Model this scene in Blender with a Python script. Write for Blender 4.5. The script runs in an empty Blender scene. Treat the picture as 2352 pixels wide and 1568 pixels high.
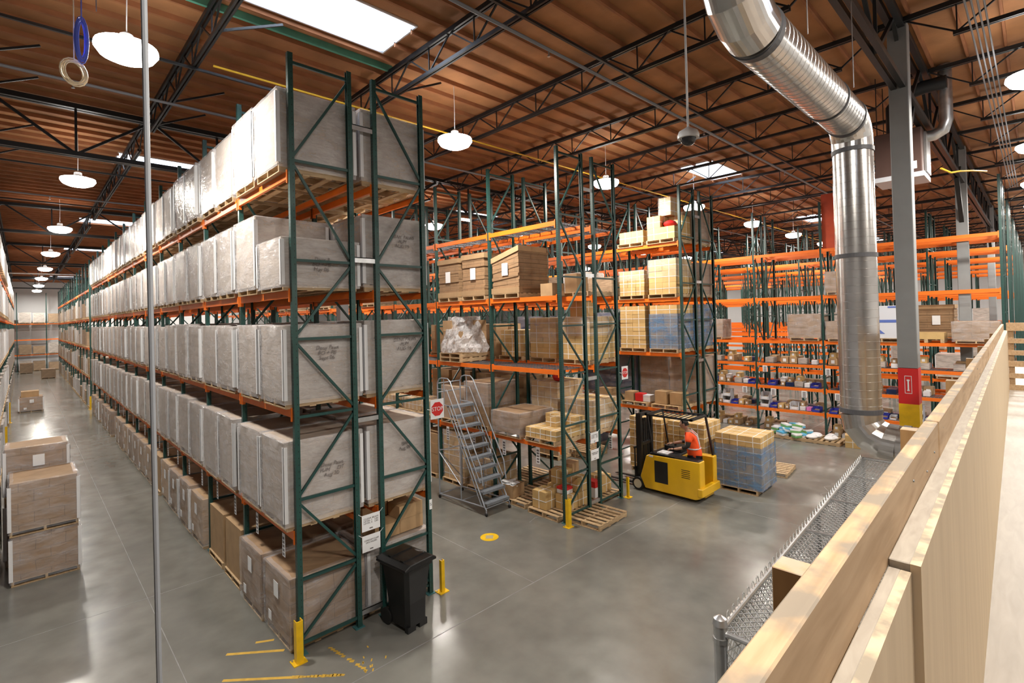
import bpy, bmesh, math, random
from mathutils import Vector, Matrix, Euler
R = random.Random(7)
PI = math.pi
sc = bpy.context.scene
C = sc.collection
# ------------------------------------------------------------------ camera, world, exposure
cam = bpy.data.cameras.new('camera'); cam.sensor_width = 36; cam.lens = 1166.272 / 2352 * 36
cam.shift_y = -72.235 / 2352; cam.clip_start = 0.05; cam.clip_end = 400
co = bpy.data.objects.new('camera', cam); C.objects.link(co)
yaw, pitch, roll = -0.767, 0.012, -0.025
fw = Vector((-math.sin(yaw) * math.cos(pitch), math.cos(yaw) * math.cos(pitch), math.sin(pitch)))
rt = Vector((math.cos(yaw), math.sin(yaw), 0)); up = rt.cross(fw)
r2 = rt * math.cos(roll) + up * math.sin(roll); u2 = up * math.cos(roll) - rt * math.sin(roll)
co.matrix_world = Matrix(((r2.x, u2.x, -fw.x, -2.938), (r2.y, u2.y, -fw.y, -7.842), (r2.z, u2.z, -fw.z, 5.03), (0, 0, 0, 1)))
sc.camera = co
sc.view_settings.view_transform = 'Standard'; sc.view_settings.look = 'None'
sc.view_settings.exposure = 0.0; sc.view_settings.gamma = 1; sc.view_settings.use_curve_mapping = False
w = bpy.data.worlds.new('sky'); sc.world = w; w.use_nodes = True
w.node_tree.nodes['Background'].inputs[0].default_value = (0.82, 0.91, 1, 1)
w.node_tree.nodes['Background'].inputs[1].default_value = 9.0
sc.cycles.max_bounces = 6; sc.cycles.diffuse_bounces = 4; sc.cycles.glossy_bounces = 3
sc.cycles.transparent_max_bounces = 12; sc.cycles.transmission_bounces = 4
sc.cycles.use_adaptive_sampling = True; sc.cycles.adaptive_threshold = 0.035; sc.cycles.use_denoising = True; sc.cycles.sample_clamp_indirect = 6
sc.cycles.caustics_reflective = False; sc.cycles.caustics_refractive = False
LAMP_W = 450.0
# lamps hang in a regular grid over the aisles
LX = [-1.75, 4.55, 10.67, 16.7, 22.8, 28.7, 34.7, 41, 47, 53]
LY = [-17.5, -7.9, 1.75, 11.3, 21.2, 31.2, 41.5, 51.4, 61.5, 71.2]

# ------------------------------------------------------------------ materials
MATS = {}
def nm(m): return m.node_tree.nodes, m.node_tree.links
def mat(name, col, rough=0.6, metal=0.0, bump=0.0, bscale=30, var=0.0, vscale=3.0, coat=0.0, stretch=None, rnd=0.0, emit=None, col2=None):
    """painted / plain surface with procedural colour variation and fine bump"""
    if name in MATS: return MATS[name]
    m = bpy.data.materials.new(name); m.use_nodes = True; MATS[name] = m
    n, l = nm(m); b = n['Principled BSDF']
    b.inputs['Base Color'].default_value = (*col, 1); b.inputs['Roughness'].default_value = rough
    b.inputs['Metallic'].default_value = metal; b.inputs['Coat Weight'].default_value = coat
    b.inputs['Coat Roughness'].default_value = 0.15
    tc = n.new('ShaderNodeTexCoord'); mp = n.new('ShaderNodeMapping'); l.new(tc.outputs['Object'], mp.inputs[0])
    if stretch: mp.inputs['Scale'].default_value = stretch
    if emit:
        b.inputs['Emission Color'].default_value = (*emit[0], 1); b.inputs['Emission Strength'].default_value = emit[1]
    last = None
    if var > 0:
        t = n.new('ShaderNodeTexNoise'); t.inputs['Scale'].default_value = vscale; t.inputs['Detail'].default_value = 5
        l.new(mp.outputs[0], t.inputs['Vector'])
        cr = n.new('ShaderNodeValToRGB'); c2 = col2 or tuple(c * (1 - var) for c in col)
        c1 = col if col2 else tuple(min(1, c * (1 + var * .5)) for c in col)
        cr.color_ramp.elements[0].position = .32; cr.color_ramp.elements[1].position = .68
        cr.color_ramp.elements[0].color = (*c2, 1); cr.color_ramp.elements[1].color = (*c1, 1)
        l.new(t.outputs[0], cr.inputs[0]); last = cr.outputs[0]
    if rnd > 0:
        oi = n.new('ShaderNodeObjectInfo'); hs = n.new('ShaderNodeHueSaturation')
        mr = n.new('ShaderNodeMapRange'); l.new(oi.outputs['Random'], mr.inputs[0])
        mr.inputs[3].default_value = 1 - rnd; mr.inputs[4].default_value = 1 + rnd
        l.new(mr.outputs[0], hs.inputs['Value'])
        if last: l.new(last, hs.inputs['Color'])
        else: hs.inputs['Color'].default_value = (*col, 1)
        last = hs.outputs[0]
    if last: l.new(last, b.inputs['Base Color'])
    if bump > 0:
        t = n.new('ShaderNodeTexNoise'); t.inputs['Scale'].default_value = bscale; t.inputs['Detail'].default_value = 3
        l.new(mp.outputs[0], t.inputs['Vector'])
        bp = n.new('ShaderNodeBump'); bp.inputs['Strength'].default_value = bump; bp.inputs['Distance'].default_value = .02
        l.new(t.outputs[0], bp.inputs['Height']); l.new(bp.outputs[0], b.inputs['Normal'])
    return m

def mathn(n, l, op, a, b=None, c=None):
    x = n.new('ShaderNodeMath'); x.operation = op
    for i, v in enumerate((a, b, c)):
        if v is None: continue
        if isinstance(v, (int, float)): x.inputs[i].default_value = v
        else: l.new(v, x.inputs[i])
    return x.outputs[0]

def post_mat(name, col, rnd=.0):
    """green rack paint with two columns of punched slots"""
    m = mat(name, col, .38, .0, var=.15, vscale=4, rnd=rnd); n, l = nm(m); b = n['Principled BSDF']
    src = b.inputs['Base Color'].links[0].from_socket
    tc = n.new('ShaderNodeTexCoord'); sp = n.new('ShaderNodeSeparateXYZ'); l.new(tc.outputs['Object'], sp.inputs[0])
    sn = n.new('ShaderNodeSeparateXYZ'); l.new(tc.outputs['Normal'], sn.inputs[0])
    X, Y, Z = sp.outputs
    nx = mathn(n, l, 'GREATER_THAN', mathn(n, l, 'ABSOLUTE', sn.outputs[0]), .7)
    ay = mathn(n, l, 'ABSOLUTE', mathn(n, l, 'SUBTRACT', mathn(n, l, 'ABSOLUTE', Y), .021))
    fz = mathn(n, l, 'LESS_THAN', mathn(n, l, 'FRACT', mathn(n, l, 'DIVIDE', Z, .0508)), .52)
    f1 = mathn(n, l, 'MULTIPLY', mathn(n, l, 'MULTIPLY', mathn(n, l, 'LESS_THAN', ay, .0095), fz), nx)
    ax = mathn(n, l, 'ABSOLUTE', mathn(n, l, 'SUBTRACT', X, .052))
    fz2 = mathn(n, l, 'LESS_THAN', mathn(n, l, 'FRACT', mathn(n, l, 'DIVIDE', Z, .1016)), .2)
    ny = mathn(n, l, 'GREATER_THAN', mathn(n, l, 'ABSOLUTE', sn.outputs[1]), .7)
    f2 = mathn(n, l, 'MULTIPLY', mathn(n, l, 'MULTIPLY', mathn(n, l, 'LESS_THAN', ax, .006), fz2), ny)
    f = mathn(n, l, 'MAXIMUM', f1, f2)
    mx = n.new('ShaderNodeMixRGB'); l.new(f, mx.inputs[0]); l.new(src, mx.inputs[1]); mx.inputs[2].default_value = (.008, .012, .012, 1)
    l.new(mx.outputs[0], b.inputs['Base Color'])
    return m

def carton_mat(name, col, bw, bh, line=.35, mortar=.006, rnd=.08, off=.5):
    """cardboard with the seams of the stacked cartons"""
    m = mat(name, col, .75, var=.14, vscale=3.5, bump=.05, bscale=40, rnd=rnd); n, l = nm(m); b = n['Principled BSDF']
    src = b.inputs['Base Color'].links[0].from_socket
    tc = n.new('ShaderNodeTexCoord'); sp = n.new('ShaderNodeSeparateXYZ'); l.new(tc.outputs['Object'], sp.inputs[0])
    u = mathn(n, l, 'ADD', sp.outputs[0], sp.outputs[1])
    cb = n.new('ShaderNodeCombineXYZ'); l.new(u, cb.inputs[0]); l.new(sp.outputs[2], cb.inputs[1])
    br = n.new('ShaderNodeTexBrick'); l.new(cb.outputs[0], br.inputs['Vector'])
    br.inputs['Scale'].default_value = 1; br.inputs['Brick Width'].default_value = bw; br.inputs['Row Height'].default_value = bh
    br.inputs['Mortar Size'].default_value = mortar; br.inputs['Mortar Smooth'].default_value = .3; br.offset = off
    br.inputs['Color1'].default_value = (1, 1, 1, 1); br.inputs['Color2'].default_value = (.95, .95, .95, 1)
    br.inputs['Mortar'].default_value = (1 - line, 1 - line, 1 - line, 1)
    mx = n.new('ShaderNodeMixRGB'); mx.blend_type = 'MULTIPLY'; mx.inputs[0].default_value = 1
    l.new(src, mx.inputs[1]); l.new(br.outputs[0], mx.inputs[2]); l.new(mx.outputs[0], b.inputs['Base Color'])
    return m

def film_mat(name, col, lo, hi, stretch=(1, 1, 7), rough=.13, bump=.5):
    """stretch wrap: thin streaky film over the cartons"""
    m = bpy.data.materials.new(name); m.use_nodes = True; MATS[name] = m
    n, l = nm(m); b = n['Principled BSDF']; out = n['Material Output']
    b.inputs['Base Color'].default_value = (*col, 1); b.inputs['Roughness'].default_value = rough
    b.inputs['Specular IOR Level'].default_value = .9
    tc = n.new('ShaderNodeTexCoord'); mp = n.new('ShaderNodeMapping'); mp.inputs['Scale'].default_value = stretch
    l.new(tc.outputs['Object'], mp.inputs[0])
    oi = n.new('ShaderNodeObjectInfo'); ad = n.new('ShaderNodeVectorMath'); l.new(mp.outputs[0], ad.inputs[0])
    cbx = n.new('ShaderNodeCombineXYZ'); k = mathn(n, l, 'MULTIPLY', oi.outputs['Random'], 37.0)
    for i in range(3): l.new(k, cbx.inputs[i])
    l.new(cbx.outputs[0], ad.inputs[1])
    t = n.new('ShaderNodeTexNoise'); t.inputs['Scale'].default_value = 2.2; t.inputs['Detail'].default_value = 7; t.inputs['Roughness'].default_value = .65
    l.new(ad.outputs[0], t.inputs['Vector'])
    t2 = n.new('ShaderNodeTexNoise'); t2.inputs['Scale'].default_value = 5.5; t2.inputs['Detail'].default_value = 6; t2.inputs['Distortion'].default_value = 1.2
    l.new(ad.outputs[0], t2.inputs['Vector'])
    bp = n.new('ShaderNodeBump'); bp.inputs['Strength'].default_value = bump; bp.inputs['Distance'].default_value = .03
    l.new(t2.outputs[0], bp.inputs['Height']); l.new(bp.outputs[0], b.inputs['Normal'])
    mr = n.new('ShaderNodeMapRange'); l.new(t.outputs[0], mr.inputs[0]); mr.inputs[1].default_value = .3; mr.inputs[2].default_value = .7
    mr.inputs[3].default_value = lo; mr.inputs[4].default_value = hi
    tr = n.new('ShaderNodeBsdfTransparent'); mx = n.new('ShaderNodeMixShader')
    l.new(mr.outputs[0], mx.inputs[0]); l.new(tr.outputs[0], mx.inputs[1]); l.new(b.outputs[0], mx.inputs[2])
    l.new(mx.outputs[0], out.inputs[0])
    return m

def wood_mat(name, c1, c2, stretch, scale=2.5, rough=.65, dirt=None, rings=None):
    m = mat(name, c1, rough); n, l = nm(m); b = n['Principled BSDF']
    tc = n.new('ShaderNodeTexCoord'); mp = n.new('ShaderNodeMapping'); l.new(tc.outputs['Object'], mp.inputs[0])
    mp.inputs['Scale'].default_value = stretch
    t = n.new('ShaderNodeTexNoise'); t.inputs['Scale'].default_value = scale; t.inputs['Detail'].default_value = 8; t.inputs['Distortion'].default_value = .6
    l.new(mp.outputs[0], t.inputs['Vector'])
    cr = n.new('ShaderNodeValToRGB'); cr.color_ramp.elements[0].position = .3; cr.color_ramp.elements[1].position = .7
    cr.color_ramp.elements[0].color = (*c2, 1); cr.color_ramp.elements[1].color = (*c1, 1)
    l.new(t.outputs[0], cr.inputs[0]); o = cr.outputs[0]
    if rings:
        wv = n.new('ShaderNodeTexWave'); wv.inputs['Scale'].default_value = rings; wv.inputs['Distortion'].default_value = 2.5; wv.inputs['Detail'].default_value = 2
        mp2 = n.new('ShaderNodeMapping'); l.new(tc.outputs['Object'], mp2.inputs[0]); mp2.inputs['Scale'].default_value = stretch
        l.new(mp2.outputs[0], wv.inputs['Vector']); mx = n.new('ShaderNodeMixRGB'); mx.blend_type = 'MULTIPLY'; mx.inputs[0].default_value = .45
        l.new(o, mx.inputs[1]); l.new(wv.outputs[0], mx.inputs[2]); o = mx.outputs[0]
    if dirt:
        d = n.new('ShaderNodeTexNoise'); d.inputs['Scale'].default_value = dirt[1]; d.inputs['Detail'].default_value = 8
        l.new(tc.outputs['Object'], d.inputs['Vector']); sn = n.new('ShaderNodeSeparateXYZ')
        geo = n.new('ShaderNodeNewGeometry'); l.new(geo.outputs['Normal'], sn.inputs[0])
        f = mathn(n, l, 'MULTIPLY', mathn(n, l, 'GREATER_THAN', sn.outputs[2], .7),
                  mathn(n, l, 'MULTIPLY', mathn(n, l, 'MULTIPLY_ADD', d.outputs[0], 6.0, -2.5), dirt[2]))
        f = mathn(n, l, 'MINIMUM', mathn(n, l, 'MAXIMUM', f, 0), .85)
        mx = n.new('ShaderNodeMixRGB'); l.new(f, mx.inputs[0]); l.new(o, mx.inputs[1]); mx.inputs[2].default_value = (*dirt[0], 1); o = mx.outputs[0]
    l.new(o, b.inputs['Base Color'])
    bp = n.new('ShaderNodeBump'); bp.inputs['Strength'].default_value = .15; l.new(t.outputs[0], bp.inputs['Height']); l.new(bp.outputs[0], b.inputs['Normal'])
    return m

GREEN = post_mat('green_rack_paint', (.018, .072, .062))
GREENB = mat('green_brace_paint', (.017, .068, .062), .38, var=.1)
ORANGE = mat('orange_beam_paint', (.86, .175, .012), .42, var=.12, vscale=2)
FOOT = mat('teal_footplate', (.05, .16, .17), .5)
GALV = mat('galvanised_steel', (.62, .63, .64), .32, .9, var=.2, vscale=6)
DUCT = mat('bright_duct_metal', (.72, .70, .68), .22, .95, var=.12, vscale=5, bump=.06, bscale=9)
WIRE = mat('galvanised_wire', (.66, .67, .68), .35, .7)
DECKW = mat('wire_decking', (.22, .22, .24), .45, .6)
BLACKST = mat('black_steel', (.012, .014, .016), .42, var=.2)
COLG = mat('grey_column_paint', (.25, .26, .265), .5, var=.08)
WHITE = mat('white_board', (.78, .78, .8), .5)
PAPER = mat('white_paper', (.85, .86, .88), .6)
INK = mat('black_ink', (.02, .02, .025), .6)
FADED = mat('faded_ink', (.16, .14, .14), .7)
RED = mat('red_paint', (.60, .02, .02), .45)
YEL = mat('yellow_paint', (.85, .52, .01), .4, var=.12, vscale=8)
PALLET = wood_mat('pallet_wood', (.62, .44, .25), (.38, .26, .15), (1.5, 9, 9))
CARD_A = carton_mat('faded_cartons', (.43, .35, .285), .40, .21, line=.30, mortar=.005)
CARD_B = carton_mat('brown_cartons', (.34, .215, .12), .45, .26, line=.45)
CARD_F = carton_mat('flat_cartons', (.33, .20, .105), .62, .115, line=.5, mortar=.006)
CARD_Y = mat('tan_cardboard', (.60, .40, .165), .7, var=.1, vscale=5, rnd=.08)
CARD_P = mat('plain_cardboard', (.42, .27, .14), .75, var=.12, vscale=4, rnd=.12)
FILM = film_mat('clear_stretch_film', (.84, .83, .87), .04, .36, (1, 1, 2.6), bump=.6, rough=.08)
FILMW = film_mat('milky_stretch_film', (.88, .86, .88), 0.20, .50, (1, 1, 2.6), bump=.45, rough=.09)
FILMB = film_mat('blue_stretch_film', (.09, .28, .58), .22, .75, (1, 1, 2.5))
BAG = film_mat('crumpled_clear_plastic', (.85, .86, .9), .2, .85, (4, 4, 4), .08, 1.0)
STRAP = mat('white_strapping', (.82, .82, .80), .5)
NAVY = mat('navy_wrap', (.012, .03, .10), .3, var=.3, vscale=4, bump=.3, bscale=6)
BLUEBIN = mat('blue_plastic', (.035, .05, .42), .35)
CLEARBIN = mat('translucent_white_plastic', (.66, .68, .74), .35)
BINBLK = mat('black_bin_plastic', (.008, .008, .009), .33, bump=.05, bscale=60)
RUBBER = mat('black_rubber', (.012, .012, .012), .7)
TRUCKY = mat('truck_yellow', (.80, .46, .01), .32, var=.06, coat=.3)
LUMBER = wood_mat('lumber', (.52, .36, .215), (.36, .23, .12), (1.2, 14, 10), 2.6, dirt=((.20, .17, .135), 9, 1.0))
DUSTY = wood_mat('dusty_edge', (.34, .295, .24), (.25, .21, .17), (2, 9, 9), 5)
PLY = wood_mat('plywood', (.60, .47, .31), (.51, .39, .25), (6, 6, .7), 2.2, dirt=((.22, .19, .15), 12, 1.0))
PLYF = wood_mat('plywood_floor', (.29, .25, .21), (.23, .195, .16), (1.5, 9, 1), 2, .5)
RINGS = wood_mat('end_board', (.80, .47, .20), (.60, .32, .12), (14, 3, 1), 2, rings=3.0, dirt=((.42, .35, .27), 9, .8))
WALLM = mat('white_wall_paint', (.72, .73, .75), .8, var=.05, vscale=.3)
DECK = mat('roof_deck_board', (.42, .195, .08), .8, var=.30, vscale=1.1, bump=.2, bscale=14)
PURL = mat('purlin_wood', (.36, .145, .06), .8, var=.22, vscale=2)
TEAL = mat('teal_stained_purlin', (.10, .34, .24), .7, var=.2)
YPIPE = mat('yellow_gas_pipe', (.75, .45, .03), .5)
GPIPE = mat('grey_pipe', (.22, .23, .25), .45)
ORVEST = mat('orange_vest_cloth', (.95, .09, .01), .75)
REFL = mat('silver_tape', (.6, .62, .66), .3)
SKIN = mat('skin', (.45, .24, .16), .5)
HAIR = mat('dark_hair', (.015, .01, .008), .6)
DENIM = mat('dark_trousers', (.02, .025, .04), .8)
WHEELM = mat('cream_wheel', (.62, .56, .42), .5)
CAMW = mat('white_camera_plastic', (.75, .75, .76), .35)
SMOKE = mat('smoked_dome', (.03, .03, .035), .08)
BROWNMET = mat('brown_heater_metal', (.10, .055, .045), .5, var=.1)
ROPEB = mat('blue_cable', (.12, .17, .75), .5)
ROPEW = mat('cream_cable', (.80, .68, .50), .5)
TAPE = mat('yellow_floor_tape', (.62, .38, .05), .6, var=.2, vscale=9)
CHALK = mat('pale_joint_filler', (.27, .27, .265), .7, var=.3, vscale=3)
ORPANEL = mat('orange_red_panel', (.55, .07, .02), .5, var=.15)
GREENBOX = mat('green_print', (.15, .38, .12), .5)
LBLUE = mat('light_blue_print', (.12, .45, .70), .5)
PINK = mat('pink_card', (.8, .22, .6), .6)
# skylight pane: white translucent acrylic lit by the sky
PANE = bpy.data.materials.new('white_acrylic_pane'); PANE.use_nodes = True
n_, l_ = nm(PANE); tl = n_.new('ShaderNodeBsdfTranslucent'); tl.inputs[0].default_value = (.95, .96, 1, 1)
l_.new(tl.outputs[0], n_['Material Output'].inputs[0])
GLOW = mat('lit_lamp_bowl', (1, 1, 1), .5, emit=((1.0, .97, .92), 20))
# polished concrete
FLOORM = mat('polished_concrete', (.205, .20, .18), .22, var=.30, vscale=.35, col2=(.155, .155, .14))
def _floor():
    n, l = nm(FLOORM); b = n['Principled BSDF']
    src = b.inputs['Base Color'].links[0].from_socket
    tc = n.new('ShaderNodeTexCoord'); t = n.new('ShaderNodeTexNoise'); t.inputs['Scale'].default_value = 2.2; t.inputs['Detail'].default_value = 9
    l.new(tc.outputs['Object'], t.inputs['Vector'])
    mr = n.new('ShaderNodeMapRange'); l.new(t.outputs[0], mr.inputs[0]); mr.inputs[1].default_value = .3; mr.inputs[2].default_value = .75
    mr.inputs[3].default_value = .16; mr.inputs[4].default_value = .26
    l.new(mr.outputs[0], b.inputs['Roughness'])
    mx = n.new('ShaderNodeMixRGB'); mx.blend_type = 'OVERLAY'; mx.inputs[0].default_value = .28
    l.new(src, mx.inputs[1]); l.new(t.outputs[0], mx.inputs[2]); l.new(mx.outputs[0], b.inputs['Base Color'])
    b.inputs['Specular IOR Level'].default_value = .55
_floor()

# ------------------------------------------------------------------ mesh helpers
class MB:
    def __init__(s): s.v = []; s.f = []; s.mi = []; s.ms = []
    def mi_of(s, m):
        if m is None: return 0
        if m not in s.ms: s.ms.append(m)
        return s.ms.index(m)
    def box(s, x0, y0, z0, x1, y1, z1, m=None):
        i = len(s.v); s.v += [(x, y, z) for z in (z0, z1) for y in (y0, y1) for x in (x0, x1)]
        k = s.mi_of(m)
        for q in ((0, 2, 3, 1), (4, 5, 7, 6), (0, 1, 5, 4), (2, 6, 7, 3), (0, 4, 6, 2), (1, 3, 7, 5)):
            s.f.append(tuple(i + a for a in q)); s.mi.append(k)
        return s
    def bar(s, a, b, w, h=None, m=None, upv=(0, 0, 1)):
        a = Vector(a); b = Vector(b); d = (b - a).normalized(); h = h or w; u = Vector(upv)
        if abs(d.dot(u)) > .98: u = Vector((1, 0, 0))
        r = d.cross(u).normalized(); u = r.cross(d)
        i = len(s.v)
        for p in (a, b):
            for (sr, su) in ((-1, -1), (1, -1), (1, 1), (-1, 1)): s.v.append(tuple(p + r * sr * w / 2 + u * su * h / 2))
        k = s.mi_of(m)
        for q in ((0, 1, 2, 3), (7, 6, 5, 4), (0, 4, 5, 1), (1, 5, 6, 2), (2, 6, 7, 3), (3, 7, 4, 0)):
            s.f.append(tuple(i + a for a in q)); s.mi.append(k)
        return s
    def tube(s, pts, rad, seg=8, m=None, closed=False, caps=True):
        pts = [Vector(p) for p in pts]; n = len(pts); k = s.mi_of(m); rings = []
        prev = None
        for j, p in enumerate(pts):
            d = (pts[(j + 1) % n] - pts[j - 1]) if closed else (pts[min(j + 1, n - 1)] - pts[max(j - 1, 0)])
            if d.length < 1e-9: d = Vector((0, 0, 1))
            d.normalize()
            if prev is None:
                u = Vector((0, 0, 1)) if abs(d.z) < .9 else Vector((1, 0, 0)); r = d.cross(u).normalized()
            else:
                r = (prev - d * prev.dot(d)); r = r.normalized() if r.length > 1e-6 else d.orthogonal().normalized()
            prev = r; u = r.cross(d); rr = rad[j] if isinstance(rad, (list, tuple)) else rad
            i = len(s.v); rings.append(i)
            for q in range(seg):
                a = 2 * PI * q / seg; s.v.append(tuple(p + r * math.cos(a) * rr + u * math.sin(a) * rr))
        for j in range(n if closed else n - 1):
            a, b = rings[j], rings[(j + 1) % n]
            for q in range(seg):
                q2 = (q + 1) % seg; s.f.append((a + q, a + q2, b + q2, b + q)); s.mi.append(k)
        if caps and not closed:
            s.f.append(tuple(rings[0] + q for q in reversed(range(seg)))); s.mi.append(k)
            s.f.append(tuple(rings[-1] + q for q in range(seg))); s.mi.append(k)
        return s
    def lathe(s, prof, cx=0, cy=0, seg=20, m=None):
        """profile of (radius, z) turned about a vertical axis"""
        k = s.mi_of(m); rings = []
        for r, z in prof:
            rings.append(len(s.v))
            for q in range(seg): a = 2 * PI * q / seg; s.v.append((cx + r * math.cos(a), cy + r * math.sin(a), z))
        for j in range(len(prof) - 1):
            a, b = rings[j], rings[j + 1]
            for q in range(seg): q2 = (q + 1) % seg; s.f.append((a + q, a + q2, b + q2, b + q)); s.mi.append(k)
        s.f.append(tuple(rings[0] + q for q in reversed(range(seg)))); s.mi.append(k)
        s.f.append(tuple(rings[-1] + q for q in range(seg))); s.mi.append(k)
        return s
    def prism(s, poly, a0, a1, axis='x', m=None):
        """polygon extruded along an axis; poly gives the two other coordinates in order"""
        k = s.mi_of(m); i = len(s.v); n = len(poly)
        for a in (a0, a1):
            for p, q in poly: s.v.append({'x': (a, p, q), 'y': (p, a, q), 'z': (p, q, a)}[axis])
        s.f.append(tuple(i + j for j in range(n))); s.mi.append(k)
        s.f.append(tuple(i + n + j for j in reversed(range(n)))); s.mi.append(k)
        for j in range(n): j2 = (j + 1) % n; s.f.append((i + j2, i + j, i + n + j, i + n + j2)); s.mi.append(k)
        return s
    def mesh(s, name, m=None, smooth=False, bevel=0):
        me = bpy.data.meshes.new(name); me.from_pydata(s.v, [], s.f)
        ms = s.ms if s.ms else ([m] if m else [])
        if s.ms and m and None: pass
        for x in ms: me.materials.append(x)
        if s.ms: me.polygons.foreach_set('material_index', s.mi)
        bm = bmesh.new(); bm.from_mesh(me); bmesh.ops.recalc_face_normals(bm, faces=bm.faces)
        if bevel: bmesh.ops.bevel(bm, geom=bm.edges[:], offset=bevel, segments=1, affect='EDGES')
        bm.to_mesh(me); bm.free()
        if smooth:
            me.polygons.foreach_set('use_smooth', [True] * len(me.polygons))
            try: me.set_sharp_from_angle(angle=math.radians(40))
            except Exception: pass
        me.update(); return me

def link(name, me, parent=None, loc=(0, 0, 0), rz=0, rot=None):
    o = bpy.data.objects.new(name, me); C.objects.link(o); o.location = loc
    o.rotation_euler = rot if rot else (0, 0, rz)
    if parent: o.parent = parent
    return o
def obj(name, mb, m=None, parent=None, loc=(0, 0, 0), rz=0, smooth=False, bevel=0, rot=None):
    return link(name, mb.mesh(name, m, smooth, bevel), parent, loc, rz, rot)
LABELS = {}
def tag(o, label, cat, group=None):
    nw = len(label.split())
    if not 4 <= nw <= 16: print('LABEL LENGTH', nw, label)
    if label in LABELS and not group: print('DUP LABEL', label)
    LABELS[label] = 1
    o['label'] = label; o['category'] = cat
    if group: o['group'] = group
    return o
def thing(name, label, cat, loc=(0, 0, 0), rz=0, group=None):
    o = bpy.data.objects.new(name, None); C.objects.link(o); o.location = loc; o.rotation_euler = (0, 0, rz)
    o.empty_display_size = .2
    return tag(o, label, cat, group)
def struct(o): o['kind'] = 'structure'; return o
def dup(root, loc, rz=None, label=None, cat=None, group=None, scale=None):
    def cp(o, parent):
        c = o.copy(); C.objects.link(c); c.parent = parent
        for ch in CH.get(o.name, []) or list(o.children): cp(ch, c)
        return c
    r = cp(root, None); r.location = loc
    if rz is not None: r.rotation_euler = (0, 0, rz)
    if scale: r.scale = scale
    for k in ('label', 'category', 'group'):
        if k in r: del r[k]
    if label: tag(r, label, cat, group)
    return r
CH = {}
ORD = ['nearest', 'second', 'third', 'fourth', 'fifth', 'sixth', 'seventh', 'eighth', 'ninth', 'tenth', 'eleventh', 'twelfth', 'thirteenth',
       'fourteenth', 'fifteenth', 'sixteenth', 'seventeenth', 'eighteenth', 'nineteenth', 'twentieth', 'twenty-first', 'twenty-second', 'twenty-third',
       'twenty-fourth', 'twenty-fifth', 'twenty-sixth', 'twenty-seventh', 'twenty-eighth', 'twenty-ninth', 'thirtieth', 'thirty-first', 'thirty-second',
       'thirty-third', 'thirty-fourth', 'thirty-fifth', 'thirty-sixth', 'thirty-seventh', 'thirty-eighth', 'thirty-ninth', 'fortieth']
def text_mesh(s, size, m, width=None):
    cu = bpy.data.curves.new('lettering', 'FONT'); cu.body = s; cu.size = size; cu.align_x = 'CENTER'; cu.align_y = 'CENTER'
    cu.extrude = .001; cu.space_line = .95
    o = bpy.data.objects.new('lettering', cu); C.objects.link(o)
    bpy.context.view_layer.update()
    me = bpy.data.meshes.new_from_object(o.evaluated_get(bpy.context.evaluated_depsgraph_get()))
    bpy.data.objects.remove(o); me.materials.clear(); me.materials.append(m)
    if width:
        xs = [v.co.x for v in me.vertices]; k = width / max(1e-6, max(xs) - min(xs))
        for v in me.vertices: v.co.x *= k
    return me
def text(s, size, m, parent, loc, rot=(PI / 2, 0, 0), name='lettering', width=None, skew=0):
    me = text_mesh(s, size, m, width)
    if skew:
        for v in me.vertices: v.co.x += v.co.y * skew + .01 * math.sin(v.co.x * 40); v.co.y += .008 * math.sin(v.co.x * 33)
    return link(name, me, parent, loc, rot=rot)

# ================================================================== THE BUILDING
X0, X1, Y0, Y1, ZC = -16.0, 62.0, -26.0, 76.0, 10.62
fl = obj('floor', MB().box(X0, Y0, -.3, X1, Y1, 0), FLOORM); struct(fl)
j = MB()
for y in (-1.1, 11.1, 23.3, 35.5, 47.7, 59.9): j.box(X0, y - .008, 0, X1, y + .008, .0012)
for x in (-1.33, 3.95, 10.0, 16.1, 22.2): j.box(x - .006, -1.1 if x < 5 else Y0, 0, x + .006, Y1, .0012)
j.box(-3.6, 3.70, 0, 0, 3.712, .0012)
struct(obj('floor_joint', j, CHALK, fl))
j = MB()
def crack(pts, wd=.012):
    for a, b in zip(pts, pts[1:]): j.bar((a[0], a[1], .0008), (b[0], b[1], .0008), wd, .0012)
crack([(10.67, -2.23), (11.04, -2.97), (11.5, -3.5), (12.15, -3.87), (12.6, -3.6), (12.91, -3.73), (13.3, -3.5), (13.9, -3.9), (14.27, -3.7)])
crack([(9.1, 2.4), (9.5, 2.0), (9.8, 2.3), (10.2, 2.1)]); crack([(5.9, .9), (6.2, 1.0), (6.5, .9)]); crack([(7.0, -.6), (7.4, -.9), (8.0, -1.0)])
struct(obj('floor_crack', j, CHALK, fl))
for nmn, b in (('wall_left', (X0 - .2, Y0, 0, X0, Y1, 11)), ('wall_right', (X1, Y0, 0, X1 + .2, Y1, 11)), ('wall_back', (X0, Y1, 0, X1, Y1 + .2, 11)), ('wall_front', (X0, Y0 - .2, 0, X1, Y0, 11))):
    struct(obj(nmn, MB().box(*b), WALLM))
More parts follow.
